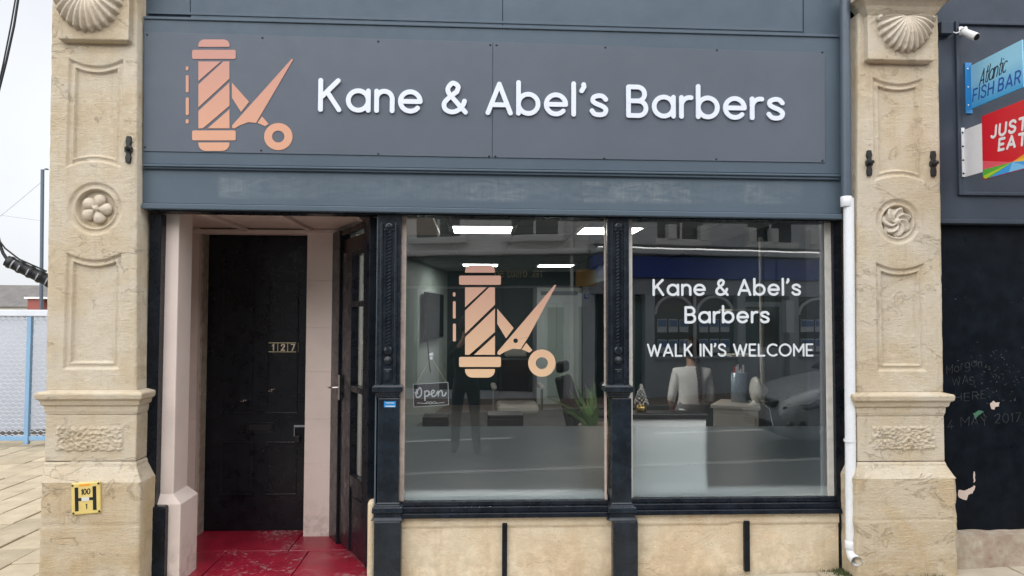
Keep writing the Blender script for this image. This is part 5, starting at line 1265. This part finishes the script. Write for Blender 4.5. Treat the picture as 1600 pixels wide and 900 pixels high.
def far_house(lab, px0, px1, rowr, rowe, Y, wallm, depth, redbox=False):
    a, b = PX(px0, Y, 460), PX(px1, Y, 460); ze, zr = PZ(rowe, Y, 30), PZ(rowr, Y, 30)
    h = thing('house', lab, 'house', ((a + b) / 2, Y, -1)); 
    box('wall', wallm, h, a, b, Y, Y + depth, -2, ze)
    MB().hexa([(a - .3, Y - .4, ze - .1), (b + .3, Y - .4, ze - .1), (b + .3, Y + depth / 2, zr), (a - .3, Y + depth / 2, zr)], [(a - .3, Y + depth + .4, ze - .1), (b + .3, Y + depth + .4, ze - .1), (b + .3, Y + depth / 2 + .01, zr), (a - .3, Y + depth / 2 + .01, zr)]).build('roof', 'roof_slate', h)
    for i in range(5):
        x = a + (b - a) * (i + .5) / 5; f = box('window', 'dark_glazing', h, x - .5, x + .5, Y - .03, Y + .02, ze - 1.6, ze - .5); box('window_frame', 'white_paint', f, x - .04, x + .04, Y - .05, Y - .031, ze - 1.6, ze - .5)
    return h
far_house('long grey-roofed house far beyond the yard', -330, 130, 443, 478, 85, 'house_cream', 10)
h2 = thing('red_outbuilding', 'small red-walled building with white roof edge beyond the fence', 'house', (PX(58, 60), 60, -1))
a, b = PX(43, 60, 475), PX(68, 60, 475); box('wall', 'house_red', h2, a, b, 60, 64, -2, PZ(467, 60, 50)); box('roof_edge', 'white_paint', h2, a - .2, b + 1.2, 59.8, 64.2, PZ(467, 60, 50), PZ(464, 60, 50)); box('annexe', 'house_cream', h2, b + .01, b + 3, 60.5, 64, -2, PZ(466, 60, 50) - .1)

# ================================================================== across the street (seen in the window panes)
def facade(name, lab, m0, m1, H):
    """a building whose front runs from m0 to m1 (mirrored x, Y read off the reflection); returns root and a local box maker"""
    a, b = Vector((m0[0], -m0[1])), Vector((m1[0], -m1[1])); d = b - a; L = d.length; ang = atan2(d.y, d.x)
    root = thing(name, lab, 'building', (a.x, a.y, gz((a.x + b.x) / 2) - .02), local=True, rz=ang)
    return root, L     # local x along the front, local +y towards our street
def at(m0, m1, px, row):
    """reflected pixel -> (distance along the front, height above root)"""
    s_, z = Pplane(px, row, m0, m1); return s_, z
R0, R1 = (2.55, 9.45), (8.2, 10.6)
er, Lr = facade('estate_agent', 'grey estate agent across the street with navy fascia and arched windows', R0, R1, 8)
er_z = er.location.z
def lb_(par, name, mat, s0, s1, z0, z1, y0, y1, bevel=0): return MB().box(s0, s1, y0, y1, z0, z1).build(name, mat, par, bevel)
rs = lambda px, row=520: at(R0, R1, px, row)[0]
rz_ = lambda row, px=1100: at(R0, R1, px, row)[1] - er_z
lb_(er, 'wall', 'opposite_grey', -.3, Lr + 4, rz_(384), 6.2, -.6, .0)
lb_(er, 'backing', 'dark_glazing', -.3, Lr + 4, -.2, rz_(400), -.9, -.62)
lb_(er, 'fascia', 'opposite_navy', -.28, Lr + 3.9, rz_(436), rz_(402), -.55, .08, .01)
lb_(er, 'cornice', 'opposite_grey', -.3, Lr + 3.9, rz_(400), rz_(392), -.55, .20, .02)
lb_(er, 'frieze', 'shop_grey_paint', -.28, Lr + 3.9, rz_(461), rz_(437), -.55, .02)
sill_z, spr, top = rz_(557), rz_(491), rz_(463)
for a, b in ((960, 990), (1006, 1021), (1150, 1163), (1231, 1246), (1330, 1345)): lb_(er, 'pilaster', 'shop_grey_paint', rs(a), rs(b), -.1, rz_(461), -.2, .06, .01)
for a, b in ((1021, 1150), (1246, 1330)):
    lb_(er, 'stall_riser', 'shop_grey_paint', rs(a), rs(b), -.1, sill_z - .04, -.12, .02); lb_(er, 'sill', 'shop_grey_paint', rs(a), rs(b), sill_z - .039, sill_z + .02, -.15, .09, .01)
    n_ = 2 if a == 1021 else 1
    for k in range(n_):
        s0 = rs(a) + (rs(b) - rs(a)) * k / n_; s1 = rs(a) + (rs(b) - rs(a)) * (k + 1) / n_; w_ = s1 - s0
        wn = MB().box(s0 + .03, s1 - .03, -.08, -.07, sill_z + .021, top).build('window', 'dark_glazing', er)
        mb = MB(); c_ = (s0 + s1) / 2; rr = w_ / 2 - .05
        mb.tube([(c_ + rr * cos(pi * q / 14), -.02, spr + (top - spr) * sin(pi * q / 14)) for q in range(15)], .035, 6); mb.build('arch', 'opposite_grey', wn)
        MB().tube([(s0, -.02, sill_z), (s0, -.02, rz_(461))], .035, 6).build('mullion', 'opposite_grey', wn)
        for r_ in range(2):
            for q in range(3):
                x0 = s0 + .1 + (w_ - .2) * q / 3; z0 = sill_z + .08 + r_ * .40
                MB().box(x0 + .02, x0 + (w_ - .2) / 3 - .02, -.065, -.055, z0, z0 + .26).build('brochure', 'brochure_white', wn); MB().box(x0 + .03, x0 + (w_ - .2) / 3 - .03, -.054, -.05, z0 + .11, z0 + .24).build('brochure_photo', 'brochure_blue', wn)
dr_ = MB().box(rs(1164), rs(1230), -.16, -.10, .0, rz_(470)).build('door', 'shop_grey_paint', er); MB().box(rs(1170), rs(1222), -.099, -.085, .9, rz_(478)).build('door_pane', 'dark_glazing', dr_); MB().box(rs(1226), rs(1238), -.09, .065, rz_(520), rz_(468)).build('notice', 'brochure_white', dr_)
MB().box(rs(990), rs(1006), -.16, -.10, .0, rz_(470)).build('door', 'black_iron', er)
for px in (1040, 1090, 1165, 1200, 1262): 
    s0 = rs(px); lb_(er, 'bracket', 'opposite_cream', s0, s0 + .18, rz_(378), rz_(354), -.1, .16, .02)
for s0 in (1.0, 3.0, 5.2, 7.2):
    f = lb_(er, 'window', 'dark_glazing', s0, s0 + 1.0, rz_(376), rz_(376) + 1.7, .005, .012); lb_(f, 'sash_bar', 'white_paint', s0 + .48, s0 + .52, rz_(376), rz_(376) + 1.7, .013, .04); lb_(f, 'sill', 'opposite_cream', s0 - .1, s0 + 1.1, rz_(376) - .12, rz_(376), .0, .14, .01)
lb_(er, 'roof', 'roof_slate', -.3, Lr + 4, 6.21, 6.4, -6, .25)
L0, L1 = (-5.6, 12.0), (2.3, 9.7)
lh, Ll = facade('terrace_building', 'pale terrace building across the street with dark green fascia', L0, L1, 8)
lz0 = lh.location.z
ls = lambda px, row=480: at(L0, L1, px, row)[0]
lz = lambda row, px=760: at(L0, L1, px, row)[1] - lz0
lb_(lh, 'wall', 'opposite_cream', -4, Ll, lz(400), 6.4, -.6, 0); lb_(lh, 'ground_floor_wall', 'opposite_grey', -4, Ll, -.3, lz(446), -.6, -.03)
lb_(lh, 'cornice', 'opposite_cream', -4, Ll - .1, lz(400), lz(392), -.3, .22, .03); lb_(lh, 'fascia', 'opposite_green', -4, Ll - .15, lz(446), lz(401), -.3, .06, .01)
for px in (652, 800):
    s0 = ls(px, 375); f = lb_(lh, 'window', 'dark_glazing', s0, s0 + .95, lz(370), lz(370) + 1.6, .005, .012)
    lb_(f, 'sash_bar', 'white_paint', s0 + .45, s0 + .50, lz(370), lz(370) + 1.6, .013, .04); lb_(f, 'sill', 'opposite_cream', s0 - .15, s0 + 1.1, lz(380), lz(370), 0, .18, .02)
    for q in (s0 - .12, s0 + .95): lb_(f, 'surround', 'opposite_cream', q, q + .12, lz(370), lz(370) + 1.7, .0, .07)
for a, b in ((690, 830), (560, 650)):
    f = lb_(lh, 'shop_window', 'dark_glazing', ls(a), ls(b), lz(610), lz(450), -.028, -.02)
    for q in range(4): s0 = ls(a) + (ls(b) - ls(a)) * q / 3; lb_(f, 'mullion', 'opposite_green', s0 - .03, s0 + .03, lz(610), lz(450), -.019, .03)
lb_(lh, 'door', 'opposite_green', ls(855), ls(880), .0, lz(480), -.028, .0)
lb_(lh, 'rainwater_pipe', 'opposite_cream', ls(892), ls(897), .0, 6.3, .01, .09)
mt = frame_tr((ls(795), .0605, lz(437)), (1, 0, 0), (0, 0, 1), (0, 1, 0))
# lettering faces the street; local +x runs to the reader's left, so it is laid out from right to left
letters('TEL 01502 50', lh, 'brass', Vector((ls(850), .0605, lz(434))), Vector((-1, 0, 0)), Vector((0, 0, 1)), Vector((0, 1, 0)), ls(850) - ls(775), .13, .10, .002, .25, .4, name='fascia_letter')
lb_(lh, 'roof', 'roof_slate', -4, Ll, 6.41, 6.6, -6, .25)
# parking sign post
sp0 = P(915, 560, 8.0); spx = sp0.x
psn = thing('parking_sign', 'parking sign post with ochre and white plates on the far pavement', 'sign', (spx, -8.6, gz(spx)))
MB().tube([(spx, -8.6, gz(spx) - .03), (spx, -8.6, P(915, 415, 8.6).z)], .035, 10).build('post', 'black_iron', psn)
for a, b, t, bt, m_ in ((900, 932, 421, 447, 'sign_ochre'), (895, 922, 458, 479, 'brochure_white')):
    mb = MB(); mb.box(PX(a, 8.56, 450), PX(b, 8.56, 450), -8.565, -8.552, PZ(bt, 8.56, 910), PZ(t, 8.56, 910)); mb.build('plate', m_, psn, .004)
MB().box(PX(913, 8.55, 450), PX(921, 8.55, 450), -8.5515, -8.5495, PZ(467, 8.55, 910), PZ(459, 8.55, 910)).build('blue_square', 'sign_navy_ink', psn)
letters('P', psn, 'sign_white', Vector((PX(919.5, 8.55, 450), -8.5495, PZ(466.5, 8.55, 910))), Vector((-1, 0, 0)), EZ, Vector((0, 1, 0)), .05, .075, .18, .001)

# ------------------------------------------------------------------ parked car
cx0 = 3.46; car = thing('parked_car', 'silver hatchback parked at the kerb, mirrored in the window', 'car', (cx0, -4.35, gz(5) - .125), local=True)
st_ = [  # x, half width low, half width high, bottom, shoulder, top
 (0.00, .50, .42, .34, .50, .56), (.06, .68, .60, .24, .58, .68), (.22, .80, .74, .20, .66, .77), (.50, .86, .80, .19, .74, .86), (.85, .88, .82, .19, .80, .93), (1.15, .885, .82, .19, .84, .98),
 (1.6, .89, .83, .19, .88, 1.00), (2.4, .89, .83, .19, .90, 1.00), (3.2, .885, .82, .19, .92, 1.02), (3.7, .86, .80, .22, .92, 1.03), (3.98, .78, .72, .28, .88, 1.0), (4.06, .66, .62, .36, .80, .92)]
mb = MB(); V = []
for x, wl_, wh_, zb2, zs2, zt2 in st_:
    ring = [(0, zt2), (wh_ * .6, zt2 - .01), (wh_ * .92, zt2 - .045), (wl_ * .985, zs2 - .04), (wl_, (zb2 + zs2) / 2), (wl_ * .97, zb2 + .08), (wl_ * .88, zb2), (0, zb2)]
    full = [(x, y, z) for y, z in ring] + [(x, -y, z) for y, z in ring[-2:0:-1]]; V += full
nn = 14
mb.add(V, [(i * nn + j, i * nn + (j + 1) % nn, (i + 1) * nn + (j + 1) % nn, (i + 1) * nn + j) for i in range(len(st_) - 1) for j in range(nn)] + [list(range(nn)), list(range((len(st_) - 1) * nn, len(st_) * nn))], True)
bo = mb.build('body', 'car_silver', car); sb = bo.modifiers.new('s', 'SUBSURF'); sb.levels = 2; sb.render_levels = 2
cab = [(1.02, .70, .99, .99), (1.75, .66, 1.0, 1.42), (2.3, .66, 1.0, 1.47), (3.2, .64, 1.02, 1.42), (3.9, .60, 1.02, 1.10)]
mb = MB(); V = []
for x, wq, zb2, zt2 in cab: V += [(x, -.78, zb2 - .04), (x, -wq * (1 if zt2 < 1.2 else .9), zt2), (x, wq * (1 if zt2 < 1.2 else .9), zt2), (x, .78, zb2 - .04)]
mb.add(V, [(i * 4 + j, i * 4 + (j + 1) % 4, i * 4 + 4 + (j + 1) % 4, i * 4 + 4 + j) for i in range(4) for j in range(4)] + [(0, 1, 2, 3), (16, 17, 18, 19)])
mb.build('cabin_glass', 'dark_glazing', car, .05)
mb = MB(); mb.hexa([(1.72, -.56, 1.44), (3.25, -.55, 1.44), (3.25, .55, 1.44), (1.72, .56, 1.44)], [(1.85, -.50, 1.50), (3.15, -.5, 1.49), (3.15, .5, 1.49), (1.85, .5, 1.50)]); mb.build('roof', 'car_silver', car, .03)
for x in (.80, 3.32):
    for s_ in (-1, 1):
        wh = MB(); wh.lathe([(.20, -.10), (.30, -.10), (.315, -.06), (.315, .06), (.30, .10), (.20, .10)], (x, s_ * .80, .315), 28, 'Y'); tq = wh.build('wheel', 'tyre_rubber', car)
        rim = MB(); rim.lathe([(0, s_ * .085), (.06, s_ * .095), (.19, s_ * .075), (.205, s_ * .10)], (x, s_ * .80, .315), 28, 'Y'); rim.build('rim', 'chrome', tq)
        ac = MB(); ac.tube([(x + .37 * cos(pi * q / 12), s_ * .875, .33 + .37 * sin(pi * q / 12)) for q in range(13)], .028, 6); ac.build('wheel_arch', 'car_black_plastic', car)
for s_ in (-1, 1):
    hl = MB(); hl.hexa([(.10, s_ * .58, .60), (.60, s_ * .865, .72), (.58, s_ * .85, .80), (.13, s_ * .52, .70)], [(.16, s_ * .48, .60), (.66, s_ * .70, .72), (.66, s_ * .7, .80), (.2, s_ * .42, .70)]); hq = hl.build('headlight', 'headlamp_glass', car, .015)
    MB().tube([(.08, s_ * .60, .585), (.30, s_ * .80, .60), (.62, s_ * .885, .715)], .018, 6).build('headlight_trim', 'car_black_plastic', hq)
    MB().tube([(.12, s_ * .62, .625), (.30, s_ * .80, .64), (.36, s_ * .83, .69), (.55, s_ * .868, .74)], .010, 6).build('daytime_lamp', 'headlamp_glass', hq)
    fg = MB(); fg.hexa([(.02, s_ * .50, .36), (.20, s_ * .81, .36), (.24, s_ * .82, .46), (.03, s_ * .52, .48)], [(.10, s_ * .45, .36), (.3, s_ * .7, .36), (.3, s_ * .7, .46), (.1, s_ * .45, .48)]); fgo = fg.build('fog_lamp_recess', 'car_black_plastic', car, .02)
    MB().ball((.10, s_ * .70, .41), .04, 10, 6).build('fog_lamp', 'headlamp_glass', fgo)
    MB().ball((1.35, s_ * .95, 1.02), (.10, .09, .07), 12, 8).build('door_mirror', 'car_silver', car)
MB().box(-.015, .10, -.48, .48, .575, .655).build('grille', 'car_black_plastic', car, .02)
MB().box(-.01, .10, -.42, .42, .28, .40).build('lower_intake', 'car_black_plastic', car, .02)

# ================================================================== people
def skin_body(name, joints, edges, parent, mats, pick, sub=2):
    """one continuous skinned surface from a posed skeleton: joints {id: (pos, radius or (rx, ry))}"""
    ids = list(joints); me = bpy.data.meshes.new(name); me.from_pydata([joints[i][0] for i in ids], [(ids.index(a), ids.index(b)) for a, b in edges], [])
    o = bpy.data.objects.new(name, me); C.objects.link(o); o.modifiers.new('skin', 'SKIN')
    for k, i in enumerate(ids):
        r_ = joints[i][1]; sv = me.skin_vertices[0].data[k]; sv.radius = r_ if isinstance(r_, tuple) else (r_, r_); sv.use_root = (i == 'pelvis')
    ss = o.modifiers.new('sub', 'SUBSURF'); ss.levels = sub; ss.render_levels = sub
    dg = bpy.context.evaluated_depsgraph_get(); m2 = bpy.data.meshes.new_from_object(o.evaluated_get(dg)); bpy.data.objects.remove(o)
    m2.materials.clear()
    for m_ in mats: m2.materials.append(MATS[m_])
    for p in m2.polygons: p.material_index = pick(p.center); p.use_smooth = True
    o = bpy.data.objects.new(name, m2); C.objects.link(o); put(o, parent); return o
def hand_chain(J, E, wrist, palm, d, side, up, tag_, curl=.5):
    """palm and five unequal, bent fingers in direction d"""
    d, side, up = Vector(d).normalized(), Vector(side).normalized(), Vector(up).normalized(); w0 = Vector(wrist)
    J[tag_ + 'palm'] = (tuple(w0 + d * .05), (.030, .018)); E.append((palm, tag_ + 'palm'))
    for k, (o_, L) in enumerate(((-.028, .070), (-.010, .080), (.010, .075), (.027, .058))):
        b = w0 + d * .085 + side * o_; J[f'{tag_}f{k}a'] = (tuple(b), .010); E.append((tag_ + 'palm', f'{tag_}f{k}a'))
        m_ = b + (d * cos(curl) + up * sin(curl)) * L * .55; e_ = m_ + (d * cos(curl * 2.1) + up * sin(curl * 2.1)) * L * .45
        J[f'{tag_}f{k}b'] = (tuple(m_), .0085); J[f'{tag_}f{k}c'] = (tuple(e_), .007); E += [(f'{tag_}f{k}a', f'{tag_}f{k}b'), (f'{tag_}f{k}b', f'{tag_}f{k}c')]
    t0 = w0 + d * .035 - side * .035; J[tag_ + 't0'] = (tuple(t0), .011); t1 = t0 + (d * .6 - side * .6 + up * .4) * .045; J[tag_ + 't1'] = (tuple(t1), .009); E += [(tag_ + 'palm', tag_ + 't0'), (tag_ + 't0', tag_ + 't1')]

# the photographer, standing in the road behind the lens, facing the shop
pxm, pym, gzm = -.14, -4.98, gz(0) - .12
ph_ = thing('person', 'person in black hooded top and dark trousers reflected behind the emblem, holding a phone', 'person', (pxm, pym, gzm))
J = {'pelvis': ((pxm, pym, gzm + .93), (.155, .115)), 'waist': ((pxm, pym, gzm + 1.08), (.145, .105)), 'chest': ((pxm, pym, gzm + 1.30), (.175, .12)), 'neck0': ((pxm, pym, gzm + 1.46), (.075, .07)), 'neck': ((pxm, pym + .02, gzm + 1.53), (.055, .058)),
     'head': ((pxm, pym + .035, gzm + 1.63), (.078, .092)), 'crown': ((pxm, pym + .025, gzm + 1.73), (.062, .075))}
E = [('pelvis', 'waist'), ('waist', 'chest'), ('chest', 'neck0'), ('neck0', 'neck'), ('neck', 'head'), ('head', 'crown')]
for s_, n_ in ((-1, 'l'), (1, 'r')):
    J.update({n_ + 'hip': ((pxm + s_ * .095, pym, gzm + .86), (.095, .10)), n_ + 'knee': ((pxm + s_ * .12, pym + .02, gzm + .49), (.066, .07)), n_ + 'ank': ((pxm + s_ * .14, pym - .01, gzm + .11), (.055, .058)), n_ + 'toe': ((pxm + s_ * .16, pym + .15, gzm + .045), (.048, .042)),
              n_ + 'sho': ((pxm + s_ * .185, pym, gzm + 1.41), .072), n_ + 'elb': ((pxm + s_ * .27, pym + .10, gzm + 1.18), .055), n_ + 'wri': ((pxm + .06 + s_ * .085, pym + .27, gzm + 1.47), .034)})
    E += [('pelvis', n_ + 'hip'), (n_ + 'hip', n_ + 'knee'), (n_ + 'knee', n_ + 'ank'), (n_ + 'ank', n_ + 'toe'), ('chest', n_ + 'sho'), (n_ + 'sho', n_ + 'elb'), (n_ + 'elb', n_ + 'wri')]
    hand_chain(J, E, J[n_ + 'wri'][0], n_ + 'wri', (-s_ * .1, .35, .9), (s_, 0, 0), (-s_ * .8, .2, .1), n_, .6)
def pickp(c):
    z = c.z - gzm
    if z < .075: return 3
    if z < .97: return 1
    if c.y > pym + .255: return 2
    if z > 1.50 and abs(c.x - pxm) < .12 and c.y > pym - .02: return 2
    return 0
pb = skin_body('body', J, E, ph_, ('black_cloth', 'charcoal_cloth', 'skin', 'black_leather'), pickp)
mb = MB(); mb.ball((pxm, pym + .0, gzm + 1.66), (.108, .118, .135), 18, 12); mb.build('hood', 'black_cloth', ph_)
mb = MB(); hx, hy_, hz = pxm, pym + .125, gzm + 1.64
for s_ in (-1, 1): mb.ball((hx + s_ * .032, hy_ + .002, hz + .02), (.014, .008, .009), 8, 6)
mb.build('eye', 'black_iron', ph_); mb = MB(); mb.ball((hx, hy_ + .006, hz - .012), (.014, .020, .024), 8, 6); mb.build('nose', 'skin', ph_); mb = MB(); mb.ball((hx, hy_ - .004, hz - .055), (.026, .010, .008), 8, 6); mb.build('mouth', 'comb_red', ph_)
phn = thing('phone', 'dark phone held up by the reflected photographer', 'phone', (.0, -4.655, 1.60))
MB().box(-.075, .075, -4.664, -4.656, 1.595, 1.668).build('case', 'tv_black', phn, .003); MB().box(-.066, .066, -4.6665, -4.6645, 1.602, 1.661).build('screen', 'tv_black', phn)

# the woman seated behind the desk with her back to the window
wy = 3.1; wq0 = P(1081, 600, wy); wx = wq0.x; sz = PZ(577, wy, 1080); hipz = .56
wo_ = thing('person', 'woman in white top with long dark plait sitting with her back to the window', 'person', (wx, wy, .04))
wz = PZ(627, wy, 1080)
J = {'pelvis': ((wx, wy, hipz + .06), (.185, .13)), 'waist': ((wx, wy - .01, wz), (.145, .10)), 'chest': ((wx, wy - .01, sz - .17), (.165, .105)), 'upper': ((wx, wy, sz - .05), (.14, .085)), 'neck0': ((wx, wy + .01, sz + .02), (.06, .055)), 'neck': ((wx, wy + .02, sz + .09), (.046, .05)),
     'head': ((wx, wy + .03, sz + .185), (.072, .088)), 'crown': ((wx, wy + .02, sz + .275), (.058, .07))}
E = [('pelvis', 'waist'), ('waist', 'chest'), ('chest', 'upper'), ('upper', 'neck0'), ('neck0', 'neck'), ('neck', 'head'), ('head', 'crown')]
for s_, n_ in ((-1, 'l'), (1, 'r')):
    J.update({n_ + 'hip': ((wx + s_ * .10, wy + .08, hipz + .02), .095), n_ + 'knee': ((wx + s_ * .14, wy + .46, hipz - .02), .07), n_ + 'ank': ((wx + s_ * .14, wy + .44, .14), .045), n_ + 'toe': ((wx + s_ * .15, wy + .58, .075), .038),
              n_ + 'sho': ((wx + s_ * .165, wy, sz - .03), .062), n_ + 'elb': ((wx + s_ * .215, wy + .02, sz - .31), .048), n_ + 'wri': ((wx + s_ * .16, wy + .20, sz - .45), .028)})
    E += [('pelvis', n_ + 'hip'), (n_ + 'hip', n_ + 'knee'), (n_ + 'knee', n_ + 'ank'), (n_ + 'ank', n_ + 'toe'), ('upper', n_ + 'sho'), (n_ + 'sho', n_ + 'elb'), (n_ + 'elb', n_ + 'wri')]
    hand_chain(J, E, J[n_ + 'wri'][0], n_ + 'wri', (-s_ * .3, .9, -.1), (s_, .2, 0), (0, 0, -1), n_, .45)
def pickw(c):
    ax = abs(c.x - wx)
    if c.z > sz + .035: return 2
    if ax > .13 and c.z < sz - .33 and c.z > wz - .15 and c.y > wy + .03: return 2
    if c.z < .10: return 3
    if c.z < wz - .01: return 1
    return 0
skin_body('body', J, E, wo_, ('white_jersey', 'grey_marl', 'skin', 'black_leather'), pickw)
hr = MB().ball((wx, wy + .005, sz + .225), (.092, .102, .125), 18, 12).build('hair', 'dark_hair', wo_)
mb = MB(); 
for k in range(26):
    t = k / 25; x_ = wx + .035 + .02 * t + .010 * sin(k * pi); z = sz + .12 - .46 * t; y_ = wy - .075 - .045 * min(1, max(0, t - .15) * 3)
    s_ = 1 if k % 2 else -1; rr = .021 * (1 - .35 * t); mb.ball((x_ + s_ * .008, y_, z), (rr, rr * .8, .020), 8, 6)
mb.build('plait', 'dark_hair', hr)
fq_ = (wx, wy + .115, sz + .20); mb = MB(); mb.ball((fq_[0], fq_[1] + .008, fq_[2] - .01), (.012, .018, .022), 8, 6); mb.build('nose', 'skin', wo_)
for s_ in (-1, 1): MB().ball((wx + s_ * .03, wy + .112, sz + .215), (.012, .008, .008), 8, 6).build('eye', 'black_iron', wo_)
MB().ball((wx, wy + .108, sz + .145), (.022, .010, .007), 8, 6).build('mouth', 'comb_red', wo_)
stl = thing('stool', 'black round stool under the seated woman', 'stool', (wx, wy + .04, .04))
MB().lathe([(0, 0), (.19, 0), (.20, .03), (.19, .06), (0, .065)], (wx, wy + .04, hipz - .13), 22).build('seat', 'black_leather', stl); MB().tube([(wx, wy + .04, .08), (wx, wy + .04, hipz - .131)], .028, 10).build('column', 'chrome', stl)
for k in range(5): MB().tube([(wx, wy + .04, .10), (wx + .25 * cos(k * 2 * pi / 5), wy + .04 + .25 * sin(k * 2 * pi / 5), .07)], .016, 6).build('leg', 'chrome', stl)
